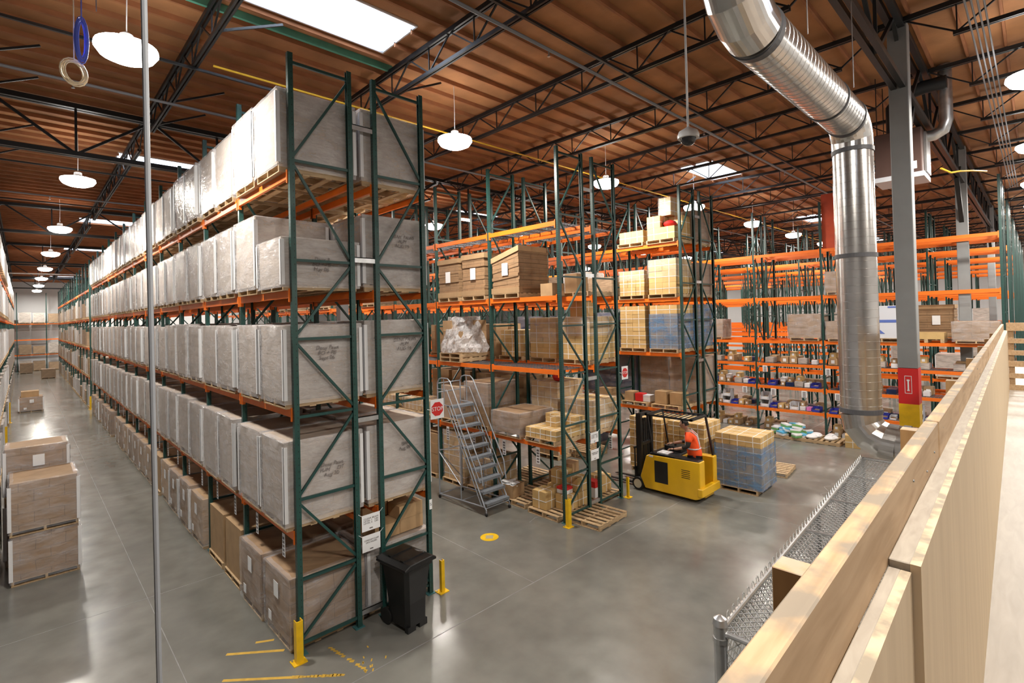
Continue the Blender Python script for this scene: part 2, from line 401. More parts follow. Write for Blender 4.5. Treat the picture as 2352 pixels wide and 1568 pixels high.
# skylights: x centre, y centre (openings 2.6 x 1.25 m)
SKY = [(1.12, .9), (16.85, 1.05), (.75, 13.2), (.6, 26.6), (.6, 39.8), (.6, 53.0), (.6, 66.0), (14.8, 13.3), (32.3, 1.6), (47.5, 1.6), (29.5, 13.3), (14.8, 26.6), (30.0, 26.6),
       (44, 13.3), (-9, 5), (-9, 20), (9, -12.5), (24, -12.5), (-6, -13), (40, -12.5)]
SW, SD = 2.8, 1.25
xs = sorted({X0, X1} | {round(s[0] - SW / 2, 3) for s in SKY} | {round(s[0] + SW / 2, 3) for s in SKY})
ys = sorted({Y0, Y1} | {round(s[1] - SD / 2, 3) for s in SKY} | {round(s[1] + SD / 2, 3) for s in SKY})
c = MB()
for a, b in zip(ys, ys[1:]):
    ym = (a + b) / 2; cuts = sorted((s[0] - SW / 2, s[0] + SW / 2) for s in SKY if abs(ym - s[1]) < SD / 2)
    x = X0
    for u, v in cuts: c.box(x, a, ZC, u, b, ZC + .12); x = v
    c.box(x, a, ZC, X1, b, ZC + .12)
ceil = obj('ceiling', c, DECK); struct(ceil)
# closely spaced wooden purlins under the deck, running across the building
p = MB(); pg = MB(); y = Y0 + .2; i = 0
while y < Y1:
    segs = [(X0, X1)]
    for s in SKY:
        if abs(y - s[1]) < SD / 2 + .03:
            u, v = s[0] - SW / 2, s[0] + SW / 2
            segs = [q for a, b in segs for q in ((a, min(b, u)), (max(a, v), b)) if q[1] - q[0] > .05]
    for a, b in segs: p.box(a, y - .022, ZC - .10, b, y + .022, ZC)
    y += .61; i += 1
struct(obj('trim_1', p, PURL, ceil))
struct(obj('trim_2', pg.box(-2.4, 1.93, ZC - .14, 3.0, 1.99, ZC - .004), TEAL, ceil))
for i, (sx, sy) in enumerate(SKY):
    m = MB()
    a, b, c_, d = sx - SW / 2, sx + SW / 2, sy - SD / 2, sy + SD / 2
    for q in ((a - .03, c_ - .03, b + .03, c_), (a - .03, d, b + .03, d + .03), (a - .03, c_, a, d), (b, c_, b + .03, d)): m.box(q[0], q[1], ZC - .03, q[2], q[3], ZC + .42)
    f = obj('window_%d' % (i + 1), m, WHITE); struct(f)
    struct(obj('window_pane', MB().box(a, c_, ZC - .004, b, d, ZC + .008), PANE, f))

# ---- open-web joists along Y, sitting between the deep girders along X
GY = [-6.07, 8.5, 23.0, 37.5, 52.0, 66.5]
ZT, ZB = ZC - .12, 9.87
def joist_mesh(L):
    top, bot, web = MB(), MB(), MB()
    for s in (-1, 1):
        top.box(s * .035 - .02, 0, ZT - .09, s * .035 + .02, L, ZT); bot.box(s * .03 - .018, .9, ZB, s * .03 + .018, L - .9, ZB + .07)
    n = int(round((L - .6) / .75)); n += n % 2; st = (L - .4) / n
    for i in range(n):
        a = .2 + i * st; lo, hi = ZB + .05, ZT - .06
        z0, z1 = (hi, lo) if i % 2 == 0 else (lo, hi)
        web.bar((0, a, z0), (0, a + st, z1), .028)
        if i % 2 == 0 and 0 < i < n - 1: web.bar((0, a + st, lo), (0, a + st, hi), .022)
    return top.mesh('top_chord'), bot.mesh('bottom_chord'), web.mesh('web')
JM = [joist_mesh(14.5), joist_mesh(20.0)]
for t in JM:
    for me in t: me.materials.append(BLACKST)
JX = [-12.9, -9.8, -6.8, -3.7, -.55, 2.95, 6.05, 9.15, 12.25, 15.35, 18.45, 21.55, 24.65, 27.75, 30.85, 33.95, 37.05, 40.15, 43.25, 46.35, 49.45, 52.55, 55.65, 58.75]
bays = [(-26, 1)] + [(g, 0) for g in GY[:-1]]
for bi, (gy, k) in enumerate(bays):
    for xi, jx in enumerate(JX):
        if jx < -4 and gy > 30: continue
        t = thing('roof_joist', 'black zigzag-web roof joist, %s from the left, %s roof bay' % (ORD[xi].replace('nearest', 'first'), ORD[bi]), 'joist', (jx, gy, 0), group='black roof joists')
        for nn, me in zip(('top_chord', 'bottom_chord', 'web'), JM[k]): link(nn, me, t)
# bridging angles and diagonal kickers between joists
def girder(gy, label, light=False):
    t = thing('roof_girder', label, 'girder', (0, gy, 0))
    top, bot, web = MB(), MB(), MB(); zt, zb = ZT, 9.22
    for s in (-1, 1): top.box(X0, s * .08 - .05, zt - .12, X1, s * .08 + .05, zt); bot.box(X0, s * .07 - .045, zb, X1, s * .07 + .045, zb + .11)
    x = X0 + .1; i = 0
    while x + 1.55 < X1:
        web.bar((x, 0, zt - .06), (x + 1.55, 0, zb + .06), .06); web.bar((x + 1.55, 0, zb + .06), (x + 3.1, 0, zt - .06), .06)
        web.bar((x + 1.55, 0, zb + .06), (x + 1.55, 0, zt - .06), .05); x += 3.1
    obj('top_chord', top, BLACKST, t); obj('bottom_chord', bot, BLACKST, t); obj('web', web, BLACKST, t)
girder(GY[0], 'deep dark truss girder meeting the grey columns at the right')
girder(GY[1], 'deep dark truss girder crossing over the near end of the left rack')
for n_i, g in zip(('second', 'third', 'fourth', 'fifth'), GY[2:]): girder(g, 'deep dark truss girder, %s one farther down the left aisle' % n_i)
for bi_, y in enumerate((-10.5, -2.2, 3.1, 12.5, 18.5, 27.5)):
    t = obj('bridging_rail', MB().bar((X0, y, ZB - .02), (X1, y, ZB - .02), .045), BLACKST)
    tag(t, 'thin black bridging bar under the joists, %s of six from the near end' % ORD[bi_], 'bridging bar', 'bridging bars under the joists')
for ky, y in enumerate((-3.9, 1.5, 5.2, 6.9, 10.4, 12.6, 15.8)):
    k = -1
    for jx in JX[2:14]:
        if R.random() < .55:
            k += 1; t = obj('kicker_brace', MB().bar((jx, y, ZB + .02), (jx + 1.05, y + .02, ZT - .1), .04), BLACKST)
            tag(t, 'short black brace slanting from joist to deck, %s from the left in the %s row' % (ORD[k].replace('nearest', 'first'), ORD[ky]), 'brace', 'short kicker braces under the roof')
# pipes under the roof
tag(obj('gas_pipe', MB().tube([(-.35, 2.65, 9.80), (40, 2.72, 9.80)], .021, 8), YPIPE), 'thin yellow gas pipe running across under the joists', 'pipe')
for y, z, l in ((-1.95, 9.72, 'grey sprinkler pipe crossing above the near floor, closest to the camera'), (4.9, 9.74, 'grey sprinkler pipe crossing above the near end of racks, second away'), (16.6, 9.74, 'grey sprinkler pipe crossing the roof beyond the first deep girder')):
    t = thing('sprinkler_pipe', l, 'pipe', (0, y, z))
    obj('pipe_run', MB().tube([(X0 + .5, 0, 0), (50, 0, 0)], .03, 8), GPIPE, t)
    for x in range(-9, 40, 6):
        obj('sprinkler_head', MB().lathe([(.012, 0), (.012, -.1), (.03, -.12), (.03, -.13)], x + .8, 0, 8), GALV, t)

# ---- columns
def column(x, label, first=False):
    t = thing('steel_column', label, 'column', (x, -6.07, 0))
    s = .155
    obj('shaft', MB().box(-s, -s, 3.84, s, s, ZT), COLG, t, bevel=.012)
    if first:
        b = obj('red_band', MB().box(-s - .002, -s - .002, 3.16, s + .002, s + .002, 3.84), RED, t); b['label'] = 'red painted band'
        ff = MB(); fy = -s - .006
        for (a, b_, c_, d) in ((-.05, 3.36, .05, 3.37), (-.05, 3.69, .05, 3.70), (-.055, 3.36, -.047, 3.70), (.047, 3.36, .055, 3.70), (-.02, 3.41, .02, 3.43), (-.012, 3.43, .012, 3.60), (-.022, 3.60, .022, 3.63)):
            ff.box(-s - .006, a, b_, -s - .003, c_, d)
        obj('sign_mark', ff, WHITE, t)
        b = obj('yellow_band', MB().box(-s - .002, -s - .002, 0, s + .002, s + .002, 3.16), YEL, t); b['label'] = 'yellow painted foot'
        obj('base_plate', MB().box(-.25, -.25, 0, .25, .25, .02), COLG, t)
    else: obj('shaft', MB().box(-s, -s, 0, s, s, 3.84), COLG, t)
    k = MB(); k.bar((.1, 0, 7.9), (1.3, 0, 9.25), .12); k.bar((-.1, 0, 7.9), (-1.3, 0, 9.25), .12) if not first else None
    obj('knee_brace', k, BLACKST, t)
    return t
column(9.4, 'near grey square column with red and yellow foot bands', True)
column(20.567, 'grey square column behind the near banded column')
column(35.9, 'farthest visible grey column seen through the orange beams')
t = thing('steel_column', 'dark column standing in the left aisle rack far away', 'column', (-4.90, 37.2, 0)); obj('shaft', MB().box(-.15, -.15, 0, .15, .15, 9.25), COLG, t)
t = thing('steel_column', 'dark grey column rising behind the tall left rack', 'column', (4.9, 8.6, 0)); obj('shaft', MB().box(-.15, -.15, 0, .15, .15, 9.25), COLG, t)

# ---- high-bay lamps
def lamp_proto():
    t = thing('high_bay_lamp', 'x x x x', 'lamp', (0, 0, 0))
    obj('bowl', MB().lathe([(.06, -.22), (.22, -.21), (.35, -.15), (.41, -.06), (.40, 0), (.30, .03)], 0, 0, 24), GLOW, t, smooth=True)
    obj('ballast', MB().lathe([(.27, .03), (.20, .06), (.10, .09), (.09, .18), (.05, .21), (.02, .22)], 0, 0, 16), WHITE, t, smooth=True)
    obj('cord', MB().tube([(0, 0, .21), (.01, 0, .8), (0, 0, ZC - 9.3)], .008, 6), PAPER, t)
    ld = bpy.data.lights.new('lamp_light', 'AREA'); ld.shape = 'DISK'; ld.size = .62; ld.energy = LAMP_W; ld.color = (1, .94, .84)
    lo = bpy.data.objects.new('lamp_light', ld); C.objects.link(lo); lo.parent = t; lo.location = (0, 0, -.22)
    return t
lp = lamp_proto(); first = True
AISLE = {0: 'left aisle', 1: 'aisle behind the left rack', 2: 'aisle where the forklift drives', 3: 'aisle before the pick shelves'}
for i, x in enumerate(LX):
    for k, y in enumerate(LY):
        if i > 3 and k > 5: continue
        if i == 0 and k == 0: continue
        if k == 1 and i == 1: y = -11.5
        where = AISLE.get(i, 'aisle row %s from the left' % ORD[i]); ordn = ORD[k - 2] if k >= 2 else None
        if ordn and i <= 5: lb = 'glowing round ceiling lamp over the %s, %s' % (where, ordn); gp = None
        else: lb = 'glowing round ceiling lamp far off or over the camera side'; gp = 'distant round lamps'
        if first: lp.location = (x, y, 9.3); tag(lp, lb, 'lamp', gp); first = False
        else: dup(lp, (x, y, 9.3), 0, lb, 'lamp', gp)

# ================================================================== PALLET RACKS
B_, D_, H_, G_ = 2.52, 1.03, 9.15, .375
LV = [1.77, 3.63, 5.45, 7.27]
HZ = [9.01, 7.5, 5.97, 4.76, 3.57, 2.32, 1.11, .16]
def post_mesh(H):
    t = .004; w_, d = .038, .078
    pr = [(0, -w_), (0, w_), (d, w_), (d, w_ - .018), (d - t, w_ - .018), (d - t, w_ - t), (t, w_ - t), (t, -w_ + t), (d - t, -w_ + t), (d - t, -w_ + .018), (d, -w_ + .018), (d, -w_)]
    return MB().prism(pr, 0, H, 'z').mesh('post', GREEN)
PM = post_mesh(H_)
FM = MB().box(-.03, -.07, 0, .13, .07, .012).box(.0, -.055, .012, .02, -.045, .05).mesh('footplate', FOOT)
def brace_mesh(mir, hz=HZ):
    m = MB(); a, b = .07, D_ - .07
    for z in hz: m.bar((a, 0, z), (b, 0, z), .042, .042)
    for i in range(len(hz) - 1):
        lo, hi = hz[i + 1] + .07, hz[i] - .07
        rl = (i % 2 == 0) != mir
        m.bar((b if rl else a, 0, hi), (a if rl else b, 0, lo), .038, .038)
    return m.mesh('bracing', GREENB)
BM = [brace_mesh(False), brace_mesh(True)]
def beam_mesh(L=B_ - .076):
    me = MB()
    pr = [(.0, -.058), (.05, -.058), (.05, .03), (.025, .03), (.025, .058), (.0, .058)]
    me.prism([(x, z) for x, z in pr], .0, L, 'y')
    for y in (-.001, L - .03): me.box(-.006, y, -.12, .056, y + .031, .085)
    return me.mesh('beam', ORANGE)
BEAM = beam_mesh()
def deck_mesh():
    m = MB()
    for i in range(23): y = .06 + i * .105; m.box(.03, y - .004, -.004, D_ - .03, y + .004, .004)
    for i in range(9): x = .06 + i * .114; m.box(x - .004, .03, -.01, x + .004, B_ - .11, -.002)
    for i in range(6): y = .2 + i * .41; m.box(.03, y - .02, -.035, D_ - .03, y + .02, -.012)
    return m.mesh('wire_deck', DECKW)
DECKM = deck_mesh()
SPM = MB().box(-.02, -.03, -.045, G_ + .02, -.024, .045).box(-.02, -.03, .03, G_ + .02, .02, .045).mesh('row_spacer', GALV)
def rack(name, label, x0, y0, nb, levels, mir=False, flip=False, spacers=False, decks=(), zs=None, plates=False, rear=True):
    """one single-depth run of rack; frames, beams and decks are its parts"""
    t = thing('pallet_rack', label, 'rack', (x0, y0, 0))
    for k in range(nb + 1):
        f = bpy.data.objects.new('upright_frame', None); C.objects.link(f); f.parent = t; f.location = (0, k * B_, 0)
        link('post', PM, f, (0, 0, 0)); link('post', PM, f, (D_, 0, 0), PI); link('bracing', BM[1 if mir else 0], f)
        if k < 6:
            link('footplate', FM, f); link('footplate', FM, f, (D_, 0, 0), PI)
        if zs and k % 2 == 0:
            for z in zs: link('row_spacer', SPM, t, (D_, k * B_, z))
    bl = []
    for k in range(nb):
        for z in levels:
            bl.append((k, z, 0)); bl.append((k, z, 1))
    bl.sort(key=lambda q: (q[0] + (6 if q[2] else 0)))
    rest = MB()
    for i, (k, z, s) in enumerate(bl):
        if i < 100:
            if s == 0: link('beam', BEAM, t, (-.012, k * B_ + .038, z))
            else: link('beam', BEAM, t, (D_ + .012, (k + 1) * B_ - .038, z), PI)
        else:
            y = k * B_ + .038; x = -.012 if s == 0 else D_ - .038
            rest.box(x, y, z - .058, x + .05, y + B_ - .076, z + .058)
    if rest.v: o = obj('beam', rest, ORANGE, t); o['kind'] = 'stuff'
    for k, z in decks: link('wire_deck', DECKM, t, (0, k * B_ + .04, z + .050))
    return t
SZ = (8.25, 6.03, 3.38, .22)
rack('A', 'tall green and orange pallet rack full of white wrapped loads, left aisle side', 0, .03, 12, LV, False, zs=SZ)
rack('A', 'tall green pallet rack directly behind the long left-aisle rack, bin at its end', D_ + G_, .03, 12, LV, True)
rack('A2', 'far stretch of left-aisle rack beyond the yellow guard, aisle side', 0, 32.6, 15, [1.86, 3.66, 5.45, 7.27], False)
XB, XC, XD = 6.41, 12.38, 19.35
rack('B', 'middle pallet rack behind the rolling ladder, its side facing the left', XB, .22, 12, LV, False, zs=SZ,
     decks=[(0, LV[3]), (1, LV[3]), (2, LV[3]), (3, LV[3]), (0, LV[1]), (1, LV[1]), (2, LV[1])])
rack('B', 'middle pallet rack run backing onto the ladder-side rack, facing the forklift', XB + D_ + G_, .22, 12, LV, True, decks=[(0, LV[3]), (1, LV[3])])
rack('C', 'pallet rack behind the forklift, side facing the forklift aisle', XC, .17, 10, LV, False, zs=SZ)
rack('C', 'pallet rack run at the back of the rack behind the forklift', XC + D_ + G_, .17, 10, LV, True)
DL = [.91, 1.83, 2.76, 3.70, 5.47, 7.27]
dd = [(k, z) for k in range(0, 5) for z in DL[:3]]
rack('D', 'long shelf rack of small bins and cartons facing the open floor', XD, -7.06, 13, DL, False, zs=SZ, decks=dd)
rack('D', 'shelf rack run backing onto the bin shelves', XD + D_ + G_, -7.06, 13, [1.83, 3.70, 5.47, 7.27], True)
for i in range(5):
    x = XD + 5.9 + i * 6.1; nn = ('first', 'second', 'third', 'fourth', 'fifth')[i]
    rack('E', 'nearly empty orange beam rack, %s beyond the bin shelves, near side' % nn, x, -7.06, 10, [1.83, 3.70, 5.47, 7.27], False)
    rack('E', 'nearly empty orange beam rack, %s beyond the bin shelves, far side' % nn, x + D_ + G_, -7.06, 10, [3.70, 5.47, 7.27], True)
t = rack('Z', 'green pallet rack cut off by the left edge of the picture', -3.62 - D_, 14.0, 22, LV, True)
t = rack('W', 'short rack against the far white wall at the aisle end', -6.2, 74.4, 3, [1.9, 3.66, 5.5], True)
t.rotation_euler = (0, 0, 0)
t.location = (1.6, 73.6, 0); t.rotation_euler = (0, 0, PI / 2)

# ================================================================== PALLETS AND LOADS
def pallet_mb(w=1.02, d=1.2, h=.13, m=None):
    """stringers along x (depth), boards along y (width); centred"""
    p = MB()
    for y in (-w / 2, -.02, w / 2 - .04):
        p.box(-d / 2, y, .016, d / 2, y + .04, h - .016, m)
    for i in range(7):
        x = -d / 2 + i * (d - .1) / 6; p.box(x, -w / 2, h - .016, x + .1, w / 2, h, m)
    for i in range(4):
        x = -d / 2 + i * (d - .1) / 3; p.box(x, -w / 2, 0, x + .1, w / 2, .016, m)
    return p
PALM = pallet_mb().mesh('pallet', PALLET)
def rbox_mesh(name, w, d, h, m, z0=0, bulge=.008, seg=5, bev=.02, seed=0):
    """a slightly bulging, round-edged block of stacked cartons"""
    r = random.Random(seed); bm = bmesh.new(); bmesh.ops.create_cube(bm, size=1)
    bmesh.ops.subdivide_edges(bm, edges=bm.edges[:], cuts=seg, use_grid_fill=True)
    for v in bm.verts:
        x, y, z = v.co; f = (1 - 4 * z * z) * bulge
        sx = 1 if x > .49 else -1 if x < -.49 else 0; sy = 1 if y > .49 else -1 if y < -.49 else 0
        jx = (r.random() - .5) * .012; jy = (r.random() - .5) * .012
        v.co = (x * d + sx * (f + jx), y * w + sy * (f + jy), (z + .5) * h + z0 + (r.random() - .5) * (.012 if z > .49 else 0))
    me = bpy.data.meshes.new(name); bm.to_mesh(me); bm.free(); me.materials.append(m)
    me.polygons.foreach_set('use_smooth', [True] * len(me.polygons))
    try: me.set_sharp_from_angle(angle=math.radians(35))
    except Exception: pass
    return me
def shell_mesh(name, w, d, h, m, z0=0, off=.014, rim=.1, seed=0, lo=0.0, hi=1.0, seg=7):
    """wrap around the four sides with a folded rim over the top edge"""
    r = random.Random(seed); M_ = MB(); n = 4 * seg; rings = []
    zs = [lo + (hi - lo) * i / 7 for i in range(8)]
    per = []
    a, b = d / 2 + off, w / 2 + off
    for s in range(4):
        for i in range(seg):
            t = i / seg
            per.append([(-a + 2 * a * t, -b), (a, -b + 2 * b * t), (a - 2 * a * t, b), (-a, b - 2 * b * t)][s])
    def ring(z, k, jit):
        i0 = len(M_.v); rings.append(i0)
        for (x, y) in per: M_.v.append((x * k + (r.random() - .5) * jit, y * k + (r.random() - .5) * jit, z + (r.random() - .5) * jit * .6))
    for z in zs: ring(z0 + z * h, 1, .012)
    if rim and hi >= 1: ring(z0 + h + .012, .985, .008); ring(z0 + h + .008, 1 - rim / a, .02)
    for u, v in zip(rings, rings[1:]):
        for q in range(n): q2 = (q + 1) % n; M_.f.append((u + q, u + q2, v + q2, v + q)); M_.mi.append(0)
    me = M_.mesh(name, m, smooth=True); return me
def corners_mb(w, d, h, z0, lw=.055):
    m = MB()
    for sx in (-1, 1):
        for sy in (-1, 1):
            x, y = sx * (d / 2 + .018), sy * (w / 2 + .018)
            m.box(min(x, x - sx * .006), min(y, y - sy * lw), z0 + .02, max(x, x - sx * .006), max(y, y - sy * lw), z0 + h - .02)
            m.box(min(x, x - sx * lw), min(y, y - sy * .006), z0 + .02, max(x, x - sx * lw), max(y, y - sy * .006), z0 + h - .02)
    return m
NP = [0]
def white_load(h, seed, w=1.05, d=1.22, film=None, cm=None, corners=True, sheet=False):
    t = thing('pallet_load', 'proto load number %d x' % NP[0], 'pallet load', (0, 0, 0)); NP[0] += 1
    link('pallet', PALM, t)
    link('carton_block', rbox_mesh('carton_block', w, d, h - .13, cm or CARD_A, .131, seed=seed), t)
    link('stretch_wrap', shell_mesh('stretch_wrap', w, d, h - .13 + .06, film or FILMW, .07, off=.032, seed=seed), t)
    if corners:
        for sx in (-1, 1):
            for sy in (-1, 1):
                x, y, lw = sx * (d / 2 + .042), sy * (w / 2 + .042), .06; m = MB()
                m.box(min(x, x - sx * .006), min(y, y - sy * lw), .14, max(x, x - sx * .006), max(y, y - sy * lw), h - .06)
                m.box(min(x, x - sx * lw), min(y, y - sy * .006), .14, max(x, x - sx * lw), max(y, y - sy * .006), h - .06)
                link('corner_board', m.mesh('corner_board', WHITE), t)
    if sheet:
        m = MB().box(-d / 2 - .034, -.12, h * .62, -d / 2 - .030, .07, h * .62 + .26)
        m.box(-d / 2 - .034, .2, h * .2, -d / 2 - .030, .33, h * .2 + .16); link('label_sheet', m.mesh('label_sheet', PAPER), t)
    return t
CARTM = {}
def carton_meshes(cw, cd, ch, cm):
    k = (cw, cd, ch, cm.name)
    if k not in CARTM:
        e, s_ = .004, .009; a, b, h = cd - .006, cw - .006, ch - .004
        c = MB().box(-a / 2, -b / 2, .001, a / 2, b / 2, h).mesh('carton', cm)
        st = MB()
        for (u, v, z0, z1) in ((a / 2 + e, s_, -.0, h + e),): 
            st.box(-u, -v, .002, -a / 2 + .002, v, z1); st.box(a / 2 - .002, -v, .002, u, v, z1); st.box(-a / 2, -v, h - .001, a / 2, v, z1)
            w2 = b / 2 + e; st.box(-v, -w2, .002, v, -b / 2 + .002, z1); st.box(-v, b / 2 - .002, .002, v, w2, z1); st.box(-v, -b / 2, h - .001, v, b / 2, z1)
        zc = h * .48; u, w2 = a / 2 + e, b / 2 + e
        st.box(-u, -w2, zc - s_, -a / 2 + .002, w2, zc + s_); st.box(a / 2 - .002, -w2, zc - s_, u, w2, zc + s_)
        st.box(-a / 2, -w2, zc - s_, a / 2, -b / 2 + .002, zc + s_); st.box(-a / 2, b / 2 - .002, zc - s_, a / 2, w2, zc + s_)
        CARTM[k] = (c, st.mesh('strapping', STRAP))
    return CARTM[k]
def strap_load(nx, ny, nz, cw, cd, ch, cm=None, film=None, filmz=(0, 1), straps=True, pal=True, seed=1, missing=(), npal=1):
    """pallet of single cartons with white strapping; nx across the face (y), ny deep (x)"""
    r = random.Random(seed); t = thing('pallet_load', 'proto load number %d x' % NP[0], 'pallet load', (0, 0, 0)); NP[0] += 1
    w, d = nx * cw, ny * cd; z0 = .131 * npal if pal else 0
    if pal:
        for q in range(npal): link('pallet', PALM, t, (0, 0, q * .131))
    c, st = carton_meshes(cw, cd, ch, cm or CARD_Y)
    for k in range(nz):
        for i in range(nx):
            for j_ in range(ny):
                if (i, j_, k) in missing: continue
                y = -w / 2 + (i + .5) * cw + (r.random() - .5) * .014; x = -d / 2 + (j_ + .5) * cd + (r.random() - .5) * .014
                o = link('carton', c, t, (x, y, z0 + k * ch), (r.random() - .5) * .02)
                if straps: link('strapping', st, o)
    if film:
        link('stretch_wrap', shell_mesh('stretch_wrap', w, d, nz * ch, film, z0, .022, .12 if filmz[1] >= 1 else 0, seed, filmz[0], filmz[1]), t)
    return t
def flat_load(w, d, h, seed, lean=0.0, sheet=True):
    """flattened boxes stacked on a pallet with folded caps"""
    t = thing('pallet_load', 'proto load number %d x' % NP[0], 'pallet load', (0, 0, 0)); NP[0] += 1
    r = random.Random(seed); link('pallet', PALM, t); m = MB(); z = .131; n = int(h / .085)
    for i in range(n):
        hh = h / n; jx = (r.random() - .5) * .03; jy = (r.random() - .5) * .03; k = lean * i / n
        b = len(m.v); m.box(-d / 2 + jx, -w / 2 + jy, z + .003, d / 2 + jx, w / 2 + jy, z + hh)
        for q in range(b, b + 8):
            x, y, zz = m.v[q]; m.v[q] = (x, y, zz + k * (y / w + .5) * .25)
        z += hh
    link('flat_cartons', m.mesh('flat_cartons', CARD_F), t)
    c = MB(); zz = z + lean * .25
    c.box(-d / 2 - .03, -w / 2 - .03, z - .13, d / 2 - .1, w / 2 + .03, z + .012)
    if lean:
        for q in range(8): x, y, a = c.v[q]; c.v[q] = (x, y, a + lean * (y / w + .5) * .25)
    link('cardboard_cap', c.mesh('cardboard_cap', CARD_P), t)
    link('cardboard_tray', MB().box(-d / 2 - .03, -w / 2 - .03, .132, -d / 2 + .1, w / 2 + .03, .28).mesh('cardboard_tray', CARD_P), t)
    if sheet: link('label_sheet', MB().box(-d / 2 - .036, -.13, h * .5, -d / 2 - .031, .10, h * .5 + .33).mesh('label_sheet', PAPER), t)
    return t
USED = set()
def put(proto, x, y, z, label, rz=0, group=None, scale=None, cat='pallet load'):
    if proto.name not in USED:
        USED.add(proto.name); proto.location = (x, y, z); proto.rotation_euler = (0, 0, rz)
        if scale: proto.scale = scale
        for k in ('label', 'category', 'group'):
            if k in proto: del proto[k]
        return tag(proto, label, cat, group)
    return dup(proto, (x, y, z), rz, label, cat, group, scale)
LN = {0: 'floor level', 1: 'first beam level', 2: 'second beam level', 3: 'third beam level', 4: 'top beam level'}
TOP = [0] + [z + .058 for z in LV]
# --- the long rack on the left aisle
PW = [white_load(1.30, 11), white_load(1.30, 12), white_load(1.30, 13, corners=False), white_load(1.30, 14)]
PF = [white_load(1.18, 21, cm=CARD_B, film=FILM, sheet=True, corners=False), white_load(1.18, 22, cm=CARD_B, film=FILM, sheet=True),
      white_load(1.18, 23, cm=CARD_P, film=FILM, corners=False, sheet=True)]
PBR = strap_load(1, 1, 1, 1.0, 1.15, 1.05, cm=CARD_P, straps=False)
HL = {0: 1.12, 1: 1.39, 2: 1.30, 3: 1.31, 4: 1.30}
ARX = -.085 + .61
k = 0
for bay in range(12):
    for s in range(2):
        y = .03 + bay * B_ + (.655 if s == 0 else 1.835) + (R.random() - .5) * .04; n_ = bay * 2 + s
        for lv in range(5):
            hh = HL[lv] * (1 + (R.random() - .5) * .05)
            if lv == 1 and n_ > 12: hh *= .96
            if lv == 3 and n_ == 0: hh = .82
            if lv == 0 and R.random() < .10 and n_ > 5: continue
            if lv == 0:
                p_ = PF[0] if n_ < 2 else PBR if n_ in (2, 3, 8) else R.choice(PF); base = 1.18 if p_ is not PBR else 1.18
            else: p_ = R.choice(PW); base = 1.30
            if n_ < 1 and lv: p_ = PW[0]
            desc = ('brown carton' if p_ is PBR else 'film wrapped brown load') if lv == 0 else 'white wrapped load'
            lb = '%s, %s along the left aisle rack front, %s' % (desc, ORD[n_], LN[lv])
            dx = (R.random() - .5) * .05
            o = put(p_, ARX + dx, y, TOP[lv] + .002, lb, 0 if lv == 0 else (R.random() - .5) * .03, 'loads on the left aisle rack', (1, 1, hh / base))
            if n_ == 0 and lv: NEAR = globals().setdefault('NEAR', {}); NEAR[lv] = (o, hh)
# the rear run of the same rack
for n_ in range(4):
    for lv in range(1, 5):
        hh = HL[lv] * (1 + (R.random() - .5) * .03)
        o = put(PW[(n_ + lv) % 4] if n_ else PW[0], D_ + G_ + D_ + .06 - .61, .03 + (n_ // 2) * B_ + (.655, 1.835)[n_ % 2], TOP[lv] + .002,
                'white wrapped load, %s from the near end, rear run, %s' % (ORD[n_], LN[lv]), 0, 'loads on the rear run', (1, 1, hh / 1.30))
        if n_ == 0: NEAR[lv + 10] = (o, hh)
o = put(PW[3], 1.87, .72, .002, 'low wrapped load on the floor behind the black bin', 0, None, (1, 1, .86))
brown_top = strap_load(2, 2, 2, .42, .5, .24, cm=CARD_P, straps=False, pal=False, missing=((0, 0, 1),), seed=5)
put(brown_top, 1.95, .72, 1.14, 'loose brown cartons piled on the low load behind the bin', cat='carton pile')
put(PF[1], 1.87, 1.9, .002, 'film wrapped brown load deeper in behind the black bin')
# handwriting on the end faces of the nearest loads
def scrawl(key, lines, z, x, size=.085):
    o, hh = NEAR[key]; k = 1.30 / hh
    me = text_mesh('\n'.join(lines), size, FADED)
    for v in me.vertices:
        v.co.x += v.co.y * .12 + .006 * math.sin(v.co.y * 60); v.co.y = v.co.y * k + .006 * math.sin(v.co.x * 35)
    c_ = link('handwriting', me, o, (x - o.location.x, -.575, (z - o.location.z) * k), rot=(PI / 2, 0, 0)); c_['label'] = 'handwritten black marker lines'
scrawl(3, ['Deny B', 'BO + PB', 'May 06'], 5.93, .52); scrawl(2, ['Deny Paws', 'BO + PB', 'Sept 06'], 4.52, .58)
scrawl(1, ['Deny Paws', 'PUM     DT', 'Aug 30'], 2.66, .62); scrawl(13, ['DENY PAWS', 'PUM', 'AUG 19'], 6.42, 2.02)
scrawl(12, ['DENY PAWS', 'PUM', 'AUG 19'], 4.58, 2.02); scrawl(11, ['SHR', 'Aug 09'], 2.76, 1.98)
# taller load seen above the low first one
# --- far stretch beyond the yellow guard
def simple_mesh(h, m, seed, w=1.05, d=1.15):
    mb = pallet_mb(m=PALLET); mb.box(-d / 2, -w / 2, .132, d / 2, w / 2, h, m)
    for sx in (-1, 1):
        for sy in (-1, 1): x, y = sx * d / 2, sy * w / 2; mb.box(x - .014, y - .014, .14, x + .014, y + .014, h - .04, WHITE) if m is MILK else None
    return mb.mesh('pallet_load', None)
MILK = mat('milky_wrapped_cartons', (.50, .45, .41), .3, var=.35, vscale=4, stretch=(1, 1, 5), bump=.4, bscale=5, rnd=.1)
BRW = mat('brown_wrapped_cartons', (.36, .25, .16), .38, var=.3, vscale=4, stretch=(1, 1, 5), bump=.3, bscale=6, rnd=.15)
SIMP = [simple_mesh(1.25, MILK, 1), simple_mesh(1.15, BRW, 2), simple_mesh(.95, BRW, 3), simple_mesh(1.3, MILK, 4)]
